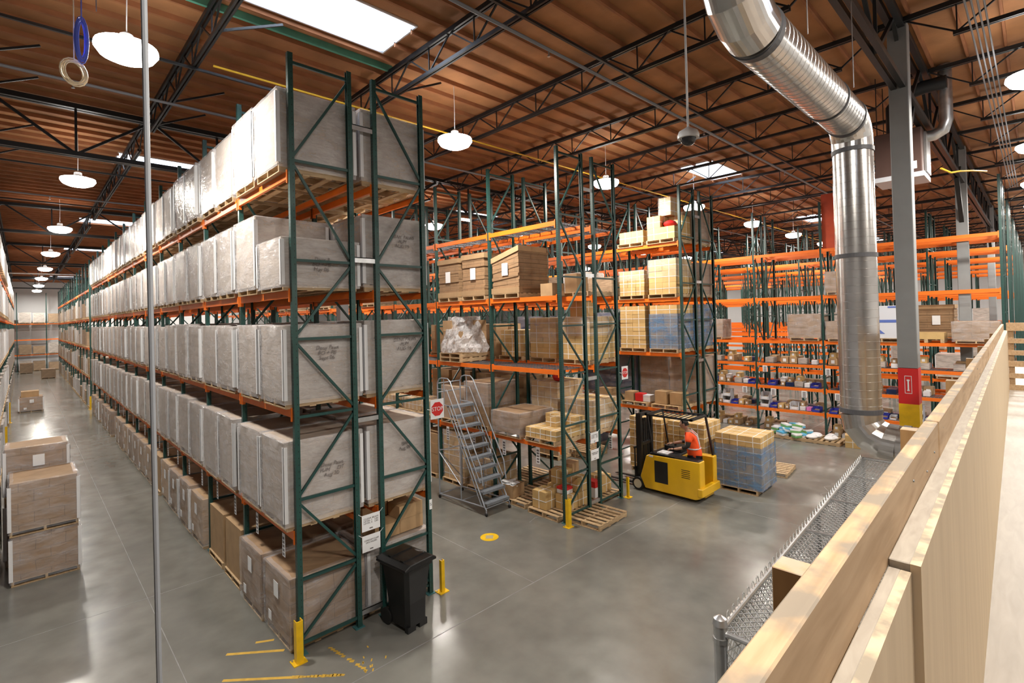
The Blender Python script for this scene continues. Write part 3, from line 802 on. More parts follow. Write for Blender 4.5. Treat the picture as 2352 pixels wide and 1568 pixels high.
def simple(me, x, y, z, label, group, rz=0, s=1, cat='pallet load'):
    o = link('pallet_load', me, None, (x, y, z), rz); o.scale = (1, 1, s); return tag(o, label, cat, group)
FAR = MB()
def far_load(k, x, y, z, sc_):
    h = (1.25, 1.15, .95, 1.3)[k] * sc_; m = (MILK, BRW, BRW, MILK)[k]
    FAR.box(x - .58, y - .5, z, x + .58, y + .5, z + .12, PALLET); FAR.box(x - .58, y - .52, z + .13, x + .58, y + .52, z + h, m)
TA2 = [0, 1.92, 3.72, 5.51]
for bay in range(15):
    for s in range(2):
        n_ = bay * 2 + s; y = 32.6 + bay * B_ + (.62, 1.83)[s]
        for lv in range(4):
            if R.random() < .14: continue
            if bay > 5: far_load(R.randrange(4), .53, y, TA2[lv] + .002, .8 + R.random() * .3); continue
            simple(SIMP[R.randrange(4)], .53, y, TA2[lv] + .002, 'mixed pallet load, %s along the far stretch beyond the guard, %s' % (ORD[n_], LN[lv]), 'loads on the far stretch', 0, .8 + R.random() * .3)
# --- left edge rack
for bay in range(20):
    for s in range(2):
        n_ = bay * 2 + s; y = 14.0 + bay * B_ + (.62, 1.83)[s]
        for lv in range(5):
            if lv == 0 and R.random() < .3: continue
            if bay > 6:
                far_load(0 if R.random() < .6 else 3, -4.15, y, TOP[lv] + .002, .95 + R.random() * .1)
                continue
            simple(SIMP[0 if R.random() < .6 else 3], -3.62 - .48, y, TOP[lv] + .002, 'white wrapped load, %s along the left picture edge rack, %s' % (ORD[n_], LN[lv]), 'loads on the left edge rack', 0, .95 + R.random() * .1)
o = obj('pallet_load', FAR); o['kind'] = 'stuff'; tag(o, 'mass of distant wrapped pallet loads far down the left aisle racks', 'pallet loads')
# --- back wall rack (rotated run: x from 4.4 down to -.6)
for i, x in enumerate((1.6 - 4.355, 1.6 - 3.175, 1.6 - 1.835, 1.6 - .655)):
    for lv, z in ((0, 0), (1, 1.96), (3, 5.56)):
        simple(SIMP[(i + lv) % 4], x, 74.13, z + .002, 'carton pallet against the far white wall, %s from the left, %s' % (ORD[i].replace('nearest', 'first'), LN[lv]), 'loads on the far wall rack', PI / 2)
# --- loads standing in the left aisle
low = white_load(1.18, 31, w=1.0, d=1.2, cm=CARD_B, film=FILM)
put(low, -2.64, 6.72, .002, 'lower film wrapped load of the near two-high stack in left aisle', PI / 2, None, (1, 1, .82))
upp = white_load(1.25, 32, w=1.0, d=1.2, cm=CARD_B, film=FILM)
put(upp, -2.66, 6.68, .975, 'upper film wrapped load of the near two-high stack in left aisle', PI / 2 + .01, None, (1, 1, .82))
step = white_load(1.2, 33, w=1.0, d=.95, cm=CARD_B, film=FILM, sheet=True)
put(step, -2.74, 7.9, 1.35, 'tallest wrapped load behind the near aisle stack with a paper sheet', PI / 2, None, (1, 1, .92))
put(low, -2.74, 7.95, .002, 'wrapped base load under the tallest near aisle load', PI / 2, None, (1, 1, 1.13))
put(white_load(1.25, 35, w=1.0, d=1.0), -3.86, 7.6, .002, 'grey wrapped load half hidden left of the near aisle stack', PI / 2, None, (1, 1, 1.3))
put(PF[1], -2.62, 34.9, .002, 'film wrapped carton pallet standing alone in the left aisle', PI / 2, None, (1, 1, .75))
top2 = strap_load(2, 2, 1, .4, .4, .34, cm=CARD_P, straps=False, pal=False, seed=9)
put(top2, -2.66, 34.9, .89, 'loose brown cartons on top of the lone aisle pallet', cat='carton pile')
simple(SIMP[2], -1.15, 60.8, .002, 'brown carton pallet on the aisle floor near the far wall', None, PI / 2)
simple(SIMP[1], -2.7, 70.5, .002, 'brown carton pallet farthest down the left aisle', None, PI / 2)

# ================================================================== LOADS ON THE MIDDLE RACK
def slot(xf, y0, s, dx=0): return xf + .6 + dx, y0 + (s // 2) * B_ + (.655, 1.835)[s % 2]
BF, BR, CF, CR, DF, DR = XB - .05, XB + D_ + G_ - .05, XC - .05, XC + D_ + G_ - .05, XD - .05, XD + D_ + G_ - .05
def at(pr, xf, y0, s, lv, label, dz=0, dx=0, dy=0, rz=0, scale=None, z=None, cat='pallet load'):
    x, y = slot(xf, y0, s, dx); return put(pr, x, y + dy, (TOP[lv] if z is None else z) + .002 + dz, label, rz, None, scale, cat)
F1 = flat_load(.98, 1.15, 1.18, 51, 0); F2 = flat_load(.98, 1.15, 1.14, 52, 0); F3 = flat_load(1.02, 1.15, 1.22, 53, -1.0)
at(F3, BF, .22, 1, 3, 'leaning stack of flattened boxes, right of the three on middle rack', dz=0)
at(F1, BF, .22, 2, 3, 'middle one of three stacks of flattened boxes on middle rack')
at(F2, BF, .22, 3, 3, 'leftmost of three stacks of flattened boxes on middle rack')
sb = strap_load(1, 1, 1, .42, .5, .34, cm=CARD_P, straps=False, pal=False)
at(sb, BF, .22, 0, 3, 'single brown carton beside the leaning flattened box stack', dx=.25, dy=.25, dz=.02, cat='carton')
at(sb, BR, .22, 0, 3, 'upright marked carton on a low pallet, rear of middle rack', dx=-.2, dy=.2, dz=.14, cat='carton', scale=(1, 1, 1.5))
PALO = lambda: link('pallet', PALM, None)
def pallet_thing(x, y, z, rz, label, sc_=1):
    o = link('pallet', PALM, None, (x, y, z + .001), rz); return tag(o, label, 'pallet')
pallet_thing(*slot(BR, .22, 0), TOP[3], 0, 'bare pallet under the marked carton at rear of middle rack')
at(strap_load(2, 2, 4, .5, .56, .285, film=FILM, filmz=(.55, 1), seed=61), BR, .22, 0, 2, 'strapped carton load nearest the end, rear of middle rack')
at(strap_load(2, 2, 4, .5, .56, .285, film=FILM, filmz=(.4, 1), seed=62, cm=CARD_Y), BR, .22, 1, 2, 'strapped carton load seen over the empty wire deck')
at(strap_load(3, 2, 3, .33, .5, .26, seed=63), BR, .22, 2, 2, 'smaller strapped carton load beside the plastic covered pile')
at(strap_load(1, 1, 1, .46, .5, .55, seed=64, pal=False), BR, .22, 0, 2, 'double carton set on top of the nearest strapped load', dz=1.275, dy=.1, dx=-.1, cat='carton')
# pile under crumpled plastic on two pallets
t = strap_load(2, 2, 3, .45, .5, .33, cm=CARD_P, straps=False, seed=65, npal=2, missing=((0, 0, 2), (1, 1, 2)))
r = random.Random(3); m = MB(); rings = []
for k in range(9):
    z = .28 + k * .135; f = 1.22 - .055 * k; i0 = len(m.v); rings.append(i0)
    for q in range(28):
        a = 2 * PI * q / 28; cx_, sy_ = math.cos(a), math.sin(a); e = (abs(cx_) ** 4 + abs(sy_) ** 4) ** -.25
        m.v.append((e * cx_ * .55 * f + (r.random() - .5) * .10, e * sy_ * .52 * f + (r.random() - .5) * .10, z + (r.random() - .5) * .06))
for u, v in zip(rings, rings[1:]):
    for q in range(28): q2 = (q + 1) % 28; m.f.append((u + q, u + q2, v + q2, v + q)); m.mi.append(0)
m.f.append(tuple(rings[-1] + q for q in range(28))); m.mi.append(0)
obj('plastic_cover', m, BAG, t, smooth=False)
at(t, BF, .22, 3, 2, 'carton pile under crumpled clear plastic on two stacked pallets')
# first beam level
at(white_load(.66, 71, w=1.05, d=1.25, cm=CARD_B, film=FILM, corners=False), BF, .22, 1, 1, 'low film wrapped load two cartons high by the strapped cartons', dx=-.06)
at(strap_load(3, 3, 2, .34, .38, .235, seed=72, missing=((0, 0, 1), (1, 0, 1), (2, 0, 1), (0, 1, 1), (2, 1, 1))), BF, .22, 0, 1, 'pallet of few yellow-brown strapped cartons above the yellow post guard', dx=-.05)
at(strap_load(3, 3, 4, .34, .38, .30, cm=CARD_B, film=FILM, straps=False, filmz=(.45, 1), seed=73), BF, .22, 2, 1, 'tall brown carton load wrapped round its upper half')
at(strap_load(2, 2, 3, .5, .55, .33, cm=CARD_P, film=FILM, straps=False, seed=74), BF, .22, 3, 1, 'film wrapped brown load just behind the top of the ladder')
at(strap_load(3, 3, 3, .34, .38, .255, film=FILM, seed=75), BR, .22, 0, 1, 'wrapped strapped carton load by the end signs, rear of middle rack')
at(strap_load(2, 3, 4, .5, .38, .295, film=FILM, seed=76), BR, .22, 1, 1, 'tall wrapped carton load with a red bag on top')
bag = MB(); bag.lathe([(.10, 0), (.2, .05), (.24, .14), (.2, .24), (.09, .31), (.03, .33)], 0, 0, 12)
b_ = obj('plastic_bag', bag, RED, None, (BR + .35, .22 + 1.55, TOP[1] + 1.315), smooth=True); b_.scale = (.75, .75, .8); tag(b_, 'red plastic bag on the tall wrapped load in middle rack', 'bag')
LOWY = strap_load(4, 2, 1, .25, .4, .36, seed=77, film=FILM)
for s_ in (4, 5, 6): at(LOWY, BF, .22, s_, 1, 'low row of yellow-brown cartons, %s behind the stop sign' % ORD[s_ - 4].replace('nearest', 'first'))
TALL = strap_load(2, 2, 4, .5, .55, .31, cm=CARD_P, straps=False, seed=78)
for s_ in (2, 3, 4, 5): at(TALL, BR, .22, s_, 1, 'plain brown carton load in shade, %s along the rear of middle rack' % ORD[s_])
for s_ in (3, 4, 5): at(TALL, BR, .22, s_, 2, 'plain brown carton load one level up, %s along rear of middle rack' % ORD[s_], scale=(1, 1, .8))
# floor level of the middle rack
p0 = slot(BF, .22, 0)
pallet_thing(p0[0] - .02, p0[1], 0, 0, 'pallet under the strapped cartons beside the yellow guard')
cst = strap_load(1, 1, 1, .46, .46, .44, pal=False, seed=80); cst2 = strap_load(1, 1, 1, .40, .40, .36, pal=False, seed=81)
put(cst, p0[0] - .28, p0[1] + .22, .135, 'lone cube carton with crossed white straps at the pallet front', cat='carton')
put(cst2, p0[0] + .02, p0[1] - .26, .135, 'strapped carton right behind the yellow guard, lower one', cat='carton')
put(cst2, p0[0] + .44, p0[1] - .26, .135, 'strapped carton deeper behind the yellow guard', cat='carton')
put(cst, p0[0] + .34, p0[1] + .25, .135, 'strapped carton behind the lone cube carton', cat='carton')
put(cst2, p0[0] + .4, p0[1] + .22, .582, 'strapped carton stacked on top behind the lone cube carton', cat='carton')
put(cst2, p0[0] + .42, p0[1] - .26, .502, 'strapped carton stacked highest beside the first post bracing', cat='carton')
def retail_box(x, y, z, w, d, h, m1, m2, label, rz=0, name='small_box'):
    t = thing(name, label, 'box', (x, y, z), rz)
    obj('box_body', MB().box(-d / 2, -w / 2, 0, d / 2, w / 2, h * .62), m1, t); obj('box_lid', MB().box(-d / 2 - .003, -w / 2 - .003, h * .62, d / 2 + .003, w / 2 + .003, h), m2, t)
    return t
retail_box(p0[0] + .02, p0[1] - .2, .502, .30, .26, .16, WHITE, RED, 'small white box with red lid on the guard-side carton')
retail_box(p0[0] + .95, p0[1] + .3, .03, .34, .34, .50, WHITE, RED, 'white box with dark red lid between the middle rack runs')
retail_box(p0[0] + 1.15, p0[1] - .25, .135, .3, .25, .42, WHITE, RED, 'white and red box on the rear floor pallet')
pallet_thing(*slot(BR, .22, 0), 0, 0, 'pallet on the floor at rear end of middle rack')
put(cst, BR + .85, .8, .135, 'strapped carton alone on the rear floor pallet', cat='carton')
p1 = slot(BF, .22, 1)
pallet_thing(p1[0] + .05, p1[1], 0, 0, 'nearly empty pallet under the open carton of papers')
pallet_thing(*slot(BR, .22, 1), 0, 0, 'empty pallet on the floor behind the open carton')
pallet_thing(*slot(BR, .22, 2), 0, 0, 'second empty pallet on the floor behind the ladder')
t = thing('open_carton', 'open brown carton heaped with crumpled white paper', 'carton', (p1[0] - .28, p1[1] + .28, .135), .1)
m = MB()
for q in ((-.24, -.26, .24, -.255), (-.24, .255, .24, .26), (-.24, -.26, -.235, .26), (.235, -.26, .24, .26)): m.box(q[0], q[1], 0, q[2], q[3], .34)
m.box(-.24, -.26, 0, .24, .26, .01); obj('carton_walls', m, CARD_P, t)
m = MB(); r = random.Random(4)
for i in range(9):
    x, y = (r.random() - .5) * .32, (r.random() - .5) * .34; a = r.random() * 3
    m.bar((x - .12 * math.cos(a), y - .12 * math.sin(a), .29 + r.random() * .08), (x + .12 * math.cos(a), y + .12 * math.sin(a), .30 + r.random() * .09), .16, .012)
obj('paper', m, PAPER, t)
for i, (ox, oy, h_) in enumerate(((.3, -.2, .5), (.75, -.3, .62))):
    put(sb, BR + ox, .22 + 1.84 + oy, .135, ('brown carton on the empty rear pallet, lower of the two', 'brown carton on the empty rear pallet, taller of the two')[i], .3, None, (1, .8, h_ / .34), 'carton')
at(strap_load(2, 2, 3, .46, .5, .29, film=FILM, seed=82), BF, .22, 2, 0, 'wrapped floor load behind the lower ladder steps', dx=.02)
at(strap_load(2, 2, 5, .5, .52, .29, film=FILM, seed=83), BF, .22, 3, 0, 'tall wrapped floor load behind the ladder frame', dx=.0)
at(TALL, BF, .22, 4, 0, 'brown floor load left of the ladder behind the stop sign')
at(white_load(1.0, 84, cm=CARD_B, film=FILM, corners=False), BF, .22, 5, 0, 'film wrapped floor load farther behind the stop sign')
pallet_thing(7.18, -.14, 0, PI / 2 + PI, 'empty wooden pallet lying in front of the middle rack end').rotation_euler = (0, 0, .05)
# farther bays of the middle rack glimpsed past the left rack
for s_ in range(7, 20):
    simple(SIMP[s_ % 3], slot(BF, .22, s_)[0], slot(BF, .22, s_)[1], TOP[3 if s_ % 3 else 2] + .002, 'load glimpsed through the gap, %s along the middle rack' % ORD[s_], 'loads glimpsed through gaps', 0, .7)
    simple(SIMP[(s_ + 1) % 3], slot(BF, .22, s_)[0], slot(BF, .22, s_)[1], TOP[1] + .002, 'load glimpsed low through the gap, %s along the middle rack' % ORD[s_], 'loads glimpsed through gaps', 0, 1)

# ================================================================== LOADS BEHIND THE FORKLIFT
at(strap_load(2, 2, 2, .5, .55, .40, seed=90, missing=((0, 0, 1),)), CF, .17, 0, 4, 'tall bright strapped load on the top beam behind the forklift', dx=-.02)
put(strap_load(1, 1, 2, .42, .5, .3, seed=91, pal=False, film=FILM), CF + .5, .17 + .6, TOP[4] + .938, 'wrapped double carton perched on the bright top load', cat='carton')
b_ = obj('plastic_bag', bag, RED, None, (CF + .3, .17 + .45, TOP[4] + .54), smooth=True); b_.scale = (.9, .95, .7); tag(b_, 'pink-red plastic bag on the bright top load behind forklift', 'bag')
at(strap_load(2, 2, 1, .48, .5, .42, seed=92), CF, .17, 1, 4, 'low two-carton load on the top beam behind the forklift')
at(strap_load(2, 2, 3, .5, .55, .385, seed=93, film=FILM, filmz=(.5, 1)), CF, .17, 0, 3, 'strapped load under the bright top load, end bay')
at(strap_load(3, 3, 3, .33, .36, .285, seed=94, film=FILM, filmz=(.6, 1)), CF, .17, 1, 3, 'smaller strapped load under the low two-carton load')
at(strap_load(2, 2, 5, .5, .55, .29, seed=95, film=FILMB, filmz=(0, .8)), CF, .17, 0, 2, 'strapped load wrapped in blue film behind the forklift')
at(strap_load(2, 2, 5, .5, .55, .29, seed=96), CF, .17, 1, 2, 'unwrapped strapped load left of the blue wrapped one')
BIGB = white_load(1.62, 97, w=1.12, d=1.2, cm=CARD_B, film=FILM, corners=False)
at(BIGB, CR, .17, 0, 1, 'huge brown carton block behind forklift, nearest the rack end'); at(BIGB, CR, .17, 1, 1, 'huge brown carton block behind forklift, second from rack end')
NAV = white_load(1.62, 98, w=1.12, d=1.2, cm=NAVY, film=FILM, corners=False)
at(NAV, CR, .17, 2, 1, 'navy blue wrapped block beside the huge brown ones'); at(NAV, CR, .17, 3, 1, 'second navy blue wrapped block farther along', scale=(1, 1, .98))
at(NAV, CF, .17, 3, 0, 'dark navy block on the floor behind the forklift aisle', scale=(1, 1, .9)); at(NAV, CR, .17, 1, 0, 'dark navy block on the floor at the rack back', scale=(1, 1, .9))
at(NAV, CF, .17, 5, 2, 'navy wrapped block seen through the middle rack', scale=(1, 1, .8)); at(NAV, CF, .17, 2, 2, 'navy wrapped block one slot past the strapped loads', scale=(1, 1, .85))
x, y = slot(CF, .17, 0); pallet_thing(x, y, TOP[1], 0, 'pallet carrying two odd cartons below the blue load')
put(sb, x - .25, y + .22, TOP[1] + .14, 'odd brown carton on pallet below the blue load, left one', 0, None, (1, 1, 1.25), 'carton'); put(sb, x - .2, y - .3, TOP[1] + .14, 'odd brown carton with white label below the blue load', 0, None, (1, 1, 1.2), 'carton')
x, y = slot(CF, .17, 1); pallet_thing(x, y, TOP[1], 0, 'pallet with a red box below the strapped loads')
put(sb, x - .3, y + .27, TOP[1] + .14, 'brown carton left of the red box below strapped loads', 0, None, (.8, .8, .9), 'carton')
retail_box(x - .3, y - .1, TOP[1] + .14, .28, .3, .26, RED, RED, 'red box on the pallet below strapped loads'); retail_box(x - .25, y - .36, TOP[1] + .14, .3, .3, .22, WHITE, CLEARBIN, 'white printed box beside the red box')
x, y = slot(CF, .17, 2); pallet_thing(x, y, TOP[1], 0, 'pallet farther along below the navy block'); put(sb, x - .2, y, TOP[1] + .14, 'flat brown carton farther along below the navy block', 0, None, (1, 1.4, 1), 'carton')
WR = white_load(1.2, 99, cm=CARD_B, film=FILM, corners=False)
at(WR, CR, .17, 0, 4, 'grey film wrapped load on the top beam at rack back'); at(WR, CR, .17, 0, 3, 'brown wrapped load on third beam at rack back')
at(strap_load(2, 2, 5, .5, .55, .29, seed=100, film=FILMB), CR, .17, 0, 2, 'blue film wrapped load at rack back')
for s_ in (2, 3, 4, 5, 6, 7):
    simple(SIMP[s_ % 3], *slot(CF, .17, s_), TOP[3] + .002, 'load seen through the middle rack, %s behind the forklift' % ORD[s_], 'loads seen through racks', 0, .9)
    simple(SIMP[(s_ + 1) % 3], *slot(CR, .17, s_), TOP[2] + .002, 'lower load seen through the middle rack, %s behind the forklift' % ORD[s_], 'loads seen through racks', 0, 1)
pallet_thing(11.6, 3.6, 0, 0, 'dark pallet on the floor left of the forklift'); pallet_thing(11.6, 3.6, .135, 0.02, 'upper dark pallet on the floor left of the forklift')
# three loads standing in the forklift aisle
GL = strap_load(3, 3, 5, .41, .38, .29, seed=101, film=FILMB, filmz=(0, .80))
put(GL, 11.86, -1.92, .002, 'strapped carton load in blue film standing right of the forklift', .04)
put(strap_load(2, 2, 1, .55, .5, .2, seed=102, pal=False), 11.9, -1.86, 1.512, 'flat strapped cartons lying on the blue film load', .08, cat='carton') if False else None
GM = strap_load(3, 3, 6, .38, .38, .265, seed=103)
put(GM, 11.83, -.42, .002, 'tall strapped carton load directly behind the forklift driver', .02)
put(strap_load(3, 3, 6, .38, .38, .265, seed=104), 11.72, .86, .002, 'tall strapped carton load behind the forklift mast', -.02)
pallet_thing(13.9, -1.95, 0, .1, 'bare pallet peeking out behind the blue film load')
put(strap_load(2, 2, 1, .45, .5, .45, seed=105, film=FILM), 10.9, 4.3, .002, 'yellow wrapped bundle on the floor left of the forklift')

# ================================================================== PICK SHELVES (bins, cartons) 
def open_bin(w, d, h, m, card):
    """stacking bin with a low scooped front and a white card"""
    t = MB(); e = .006
    t.box(-d / 2, -w / 2, 0, d / 2, w / 2, e); t.box(d / 2 - e, -w / 2, 0, d / 2, w / 2, h); t.box(-d / 2, -w / 2, 0, -d / 2 + e, w / 2, h * .45)
    for y0_, y1_ in ((-w / 2, -w / 2 + e), (w / 2 - e, w / 2)):
        t.prism([(-d / 2, 0), (d / 2, 0), (d / 2, h), (-d * .25, h), (-d / 2, h * .45)], y0_, y1_, 'y')
    return t.mesh('bin_shell', m), (MB().box(-d / 2 - .004, -w * .3, h * .1, -d / 2 - .001, w * .3, h * .36).mesh('card', PAPER) if card else None), MB().box(-d / 2 + .02, -w / 2 + .02, e, d / 2 - .02, w / 2 - .02, h * .36).mesh('contents', CARD_P)
BIN = {'tall clear bin': open_bin(.32, .42, .30, CLEARBIN, True), 'blue bin': open_bin(.27, .42, .17, BLUEBIN, False), 'small white bin': open_bin(.19, .4, .14, CLEARBIN, True)}
CTN = {}
def shelf_item(kind, x, y, z, label, rz=0):
    if kind in BIN:
        a, b, c_ = BIN[kind]; t = thing('storage_bin', label, 'storage bin', (x, y, z), rz)
        link('bin_shell', a, t); link('contents', c_, t)
        if b: link('card', b, t)
        return t
    w, d, h, m, lid = {'brown carton': (.28, .40, .27, CARD_P, 1), 'tan carton': (.21, .38, .20, CARD_Y, 1), 'small carton': (.16, .34, .17, CARD_P, 1), 'white box': (.19, .36, .16, WHITE, 0), 'dark tote': (.29, .42, .16, NAVY, 0), 'pink box': (.17, .3, .14, PINK, 0), 'wrapped pack': (.31, .4, .22, MILK, 0)}[kind]
    if kind not in CTN: CTN[kind] = (MB().box(-d / 2, -w / 2, 0, d / 2, w / 2, h).mesh('carton', m, bevel=.006), MB().box(-d / 2 - .003, -w * .22, h * .25, -d / 2 - .0005, w * .2, h * .72).mesh('label_sheet', PAPER))
    t = link('shelf_carton', CTN[kind][0], None, (x, y, z), rz); tag(t, label, 'box')
    if lid: link('label_sheet', CTN[kind][1], t)
    return t
WID = {'tall clear bin': .33, 'blue bin': .28, 'small white bin': .2, 'brown carton': .29, 'tan carton': .22, 'small carton': .17, 'white box': .2, 'dark tote': .3, 'pink box': .18, 'wrapped pack': .32}
SH = [('floor', 0.002, 'brown carton,wrapped pack,brown carton,white box,tan carton,brown carton,dark tote,small carton'),
      ('bottom shelf', .972, 'tall clear bin,blue bin,tan carton,small carton,tall clear bin,white box,pink box,blue bin,small white bin,brown carton,tall clear bin,small carton'),
      ('second shelf', 1.893, 'wrapped pack,white box,blue bin,brown carton,small carton,dark tote'),
      ('third shelf', 2.823, 'brown carton,wrapped pack,tan carton,white box,brown carton')]
rr = random.Random(21); ids = {}
for name, z, seq in SH:
    seq = seq.split(','); y = 4.6 if name == 'bottom shelf' else 3.6; n_ = 0; fill = {'bottom shelf': .99, 'floor': .72, 'second shelf': .55, 'third shelf': .42}[name]
    while y > -6.6:
        kd = seq[n_ % len(seq)]; n_ += 1; wd = WID[kd]
        ph = (y - wd / 2 + 7.06) % B_
        if ph < .25 or ph > B_ - .22 or rr.random() > fill or (name == 'floor' and -1.7 < y < -.2): y -= (.06 if (ph < .25 or ph > B_ - .22) else wd * .6); continue
        x = XD + .26 + rr.random() * .05 + (.1 if name != 'bottom shelf' else 0) + (.2 if name == 'floor' else 0)
        k = ids.setdefault((name, kd), 0); ids[(name, kd)] += 1
        if k >= len(ORD): break
        shelf_item(kd, x, y - wd / 2, z, '%s on the %s of the pick rack, %s from the left' % (kd, name if name != 'floor' else 'floor under', ORD[k].replace('nearest', 'first')), (rr.random() - .5) * .1)
        if kd == 'tall clear bin' and rr.random() < .9:
            shelf_item(kd, x, y - wd / 2, z + .301, 'stacked upper clear bin on the %s of the pick rack, %s from the left' % (name, ORD[k].replace('nearest', 'first')))
        if name != 'bottom shelf' and kd in ('brown carton', 'wrapped pack', 'tan carton') and rr.random() < .6:
            h = {'brown carton': .271, 'wrapped pack': .221, 'tan carton': .201}[kd]
            shelf_item('tan carton', x + .02, y - wd / 2, z + h, 'tan carton atop the %s, %s, %s from the left' % (kd, name, ORD[k].replace('nearest', 'first')))
        if name != 'floor' and kd in ('white box', 'small carton', 'dark tote') and rr.random() < .5:
            shelf_item('white box' if kd == 'small carton' else 'small carton', x + .01, y - wd / 2, z + {'white box': .161, 'small carton': .171, 'dark tote': .161}[kd], 'small box stacked on the %s, %s, %s from the left' % (kd, name, ORD[k].replace('nearest', 'first')))
        if rr.random() < .75:
            shelf_item('brown carton' if name == 'floor' or k % 2 else 'dark tote', x + .48, y - wd / 2, z, 'item half hidden behind the %s %s, %s of pick rack' % (ORD[k].replace('nearest', 'first'), kd, name))
        y -= wd + .03
# heap of small printed boxes on a floor pallet
pallet_thing(XD - .55, -.95, 0, PI / 2, 'floor pallet under the heap of small printed boxes'); pallet_thing(XD - .55, -2.1, 0, PI / 2, 'low floor pallet with white bags before the pick rack')
pallet_thing(XD - .75, -4.2, 0, 0, 'dark low pallet before the pick rack, right of the duct')
pm = [MB().box(-.16, -.12, 0, .16, .12, .08, a).box(-.161, -.121, .08, .161, .121, .13, b).mesh('small_box', None) for a, b in ((GREENBOX, WHITE), (WHITE, LBLUE), (LBLUE, WHITE), (WHITE, GREENBOX), (WHITE, CLEARBIN))]
for i in range(34):
    lv = i // 15; x = XD - .55 + (rr.random() - .5) * (1.0 - .25 * lv); y = -.92 + (rr.random() - .5) * (1.2 - .3 * lv)
    o = link('small_box', pm[i % 5], None, (x, y, .14 + lv * .13), rot=((rr.random() - .5) * .3, (rr.random() - .5) * .3, rr.random() * 3)); tag(o, 'small green, white or blue printed box heaped on the floor pallet', 'box', 'heap of printed boxes')
for i in range(6):
    m = MB(); m.lathe([(.06, 0), (.15, .02), (.18, .09), (.13, .16), (.04, .19)], 0, 0, 9)
    o = obj('plastic_bag', m, PAPER, None, (XD - .9 + rr.random() * .6, -2.5 + rr.random() * .8, .135), rr.random() * 3); o.scale = (1, 1.2, .8); tag(o, 'crumpled white bag on the low pallet before the pick rack', 'bag', 'white bags on the pallet')
put(cst, XD - .75, -3.05, .002, 'open-topped brown carton on the floor before the pick rack', .2, cat='carton')
shelf_item('white box', XD - .5, -2.3, .14, 'white box among the crumpled bags on the low pallet')
# upper levels of the pick rack
zt = 3.70 + .062
wrapst = white_load(1.05, 111, w=1.15, d=1.1, cm=CARD_B, film=FILM, corners=False)
at(wrapst, DF, -7.06, 4, 0, 'film wrapped layered stack on pick rack, left of the big duct', z=zt)
at(wrapst, DF, -7.06, 3, 0, 'lower film wrapped stack half hidden by the big duct', z=zt, scale=(1, 1, .72))
at(wrapst, DF, -7.06, 7, 0, 'narrow wrapped load at the left end of pick rack beams', z=zt, scale=(.8, .7, .85))
at(wrapst, DF, -7.06, 0, 0, 'low wide wrapped stack on pick rack by the wooden wall', z=zt, dx=-.12, scale=(1, .98, .68))
at(wrapst, DF, -7.06, 3, 0, 'brown load on the third beam beside the big duct', z=5.47 + .062, dy=.1, dx=-.05, scale=(.9, .8, .85))
at(flat_load(1.0, 1.1, 1.15, 112, 0), DR, -7.06, 1, 0, 'brown flattened stack at rear of pick rack near column', z=zt, dy=-.02, dx=.05)
at(wrapst, DR, -7.06, 2, 0, 'wrapped stack at the rear of pick rack behind the grey column', z=zt, scale=(1, 1, 1.1))
x, y = slot(DF, -7.06, 2)
t = thing('printed_carton', 'tall white carton with blue printed bands between duct and column', 'carton', (x, y, zt + .002))
obj('carton_body', MB().box(-.55, -.52, .135, .55, .52, 1.30), CLEARBIN, t, bevel=.01); link('pallet', PALM, t)
m = MB(); m.box(-.556, -.45, .70, -.552, .48, .80); m.box(-.556, -.5, 1.22, -.552, -.2, 1.28); m.box(-.556, .15, 1.22, -.552, .48, 1.28)
m.prism([(.38, .60), (.22, .60), (-.10, .30), (.12, .30)], -.556, -.552, 'x'); obj('print_band', m, mat('blue_print', (.10, .16, .48), .5), t)
x, y = slot(DF, -7.06, 1)
t = thing('wooden_crate', 'low yellowish wooden crate on pick rack right of column', 'crate', (x - .1, y + .1, zt + .002))
m = MB(); m.box(-.45, -.48, .12, .45, .48, .34); obj('crate_body', m, CARD_Y, t); obj('runners', MB().box(-.45, -.48, 0, .45, -.38, .12).box(-.45, -.05, 0, .45, .05, .12).box(-.45, .38, 0, .45, .48, .12), PALLET, t)
t = tag(obj('tall_panel', MB().box(0, -.28, 0, .4, .28, 2.1), ORPANEL, None, (XD + .1, -2.35, 7.34)), 'tall orange-red panel standing on the top beam beside the duct', 'panel')
put(sb, XD + .5, 2.6, 2.823, 'white-striped carton on the third pick shelf near the left end', 0, None, None, 'carton')
for i in range(5):
    for s_ in (1, 3, 4, 7):
        if rr.random() < .55:
            x = XD + 5.9 + i * 6.1 - .05
            simple(SIMP[rr.randrange(4)], *slot(x, -7.06, s_), (1.9, 3.77)[rr.randrange(2)] + .002, 'distant load on the %s orange rack beyond the pick shelves, slot %s' % (ORD[i].replace('nearest', 'first'), ORD[s_]), 'loads on the distant orange racks', 0, .8)

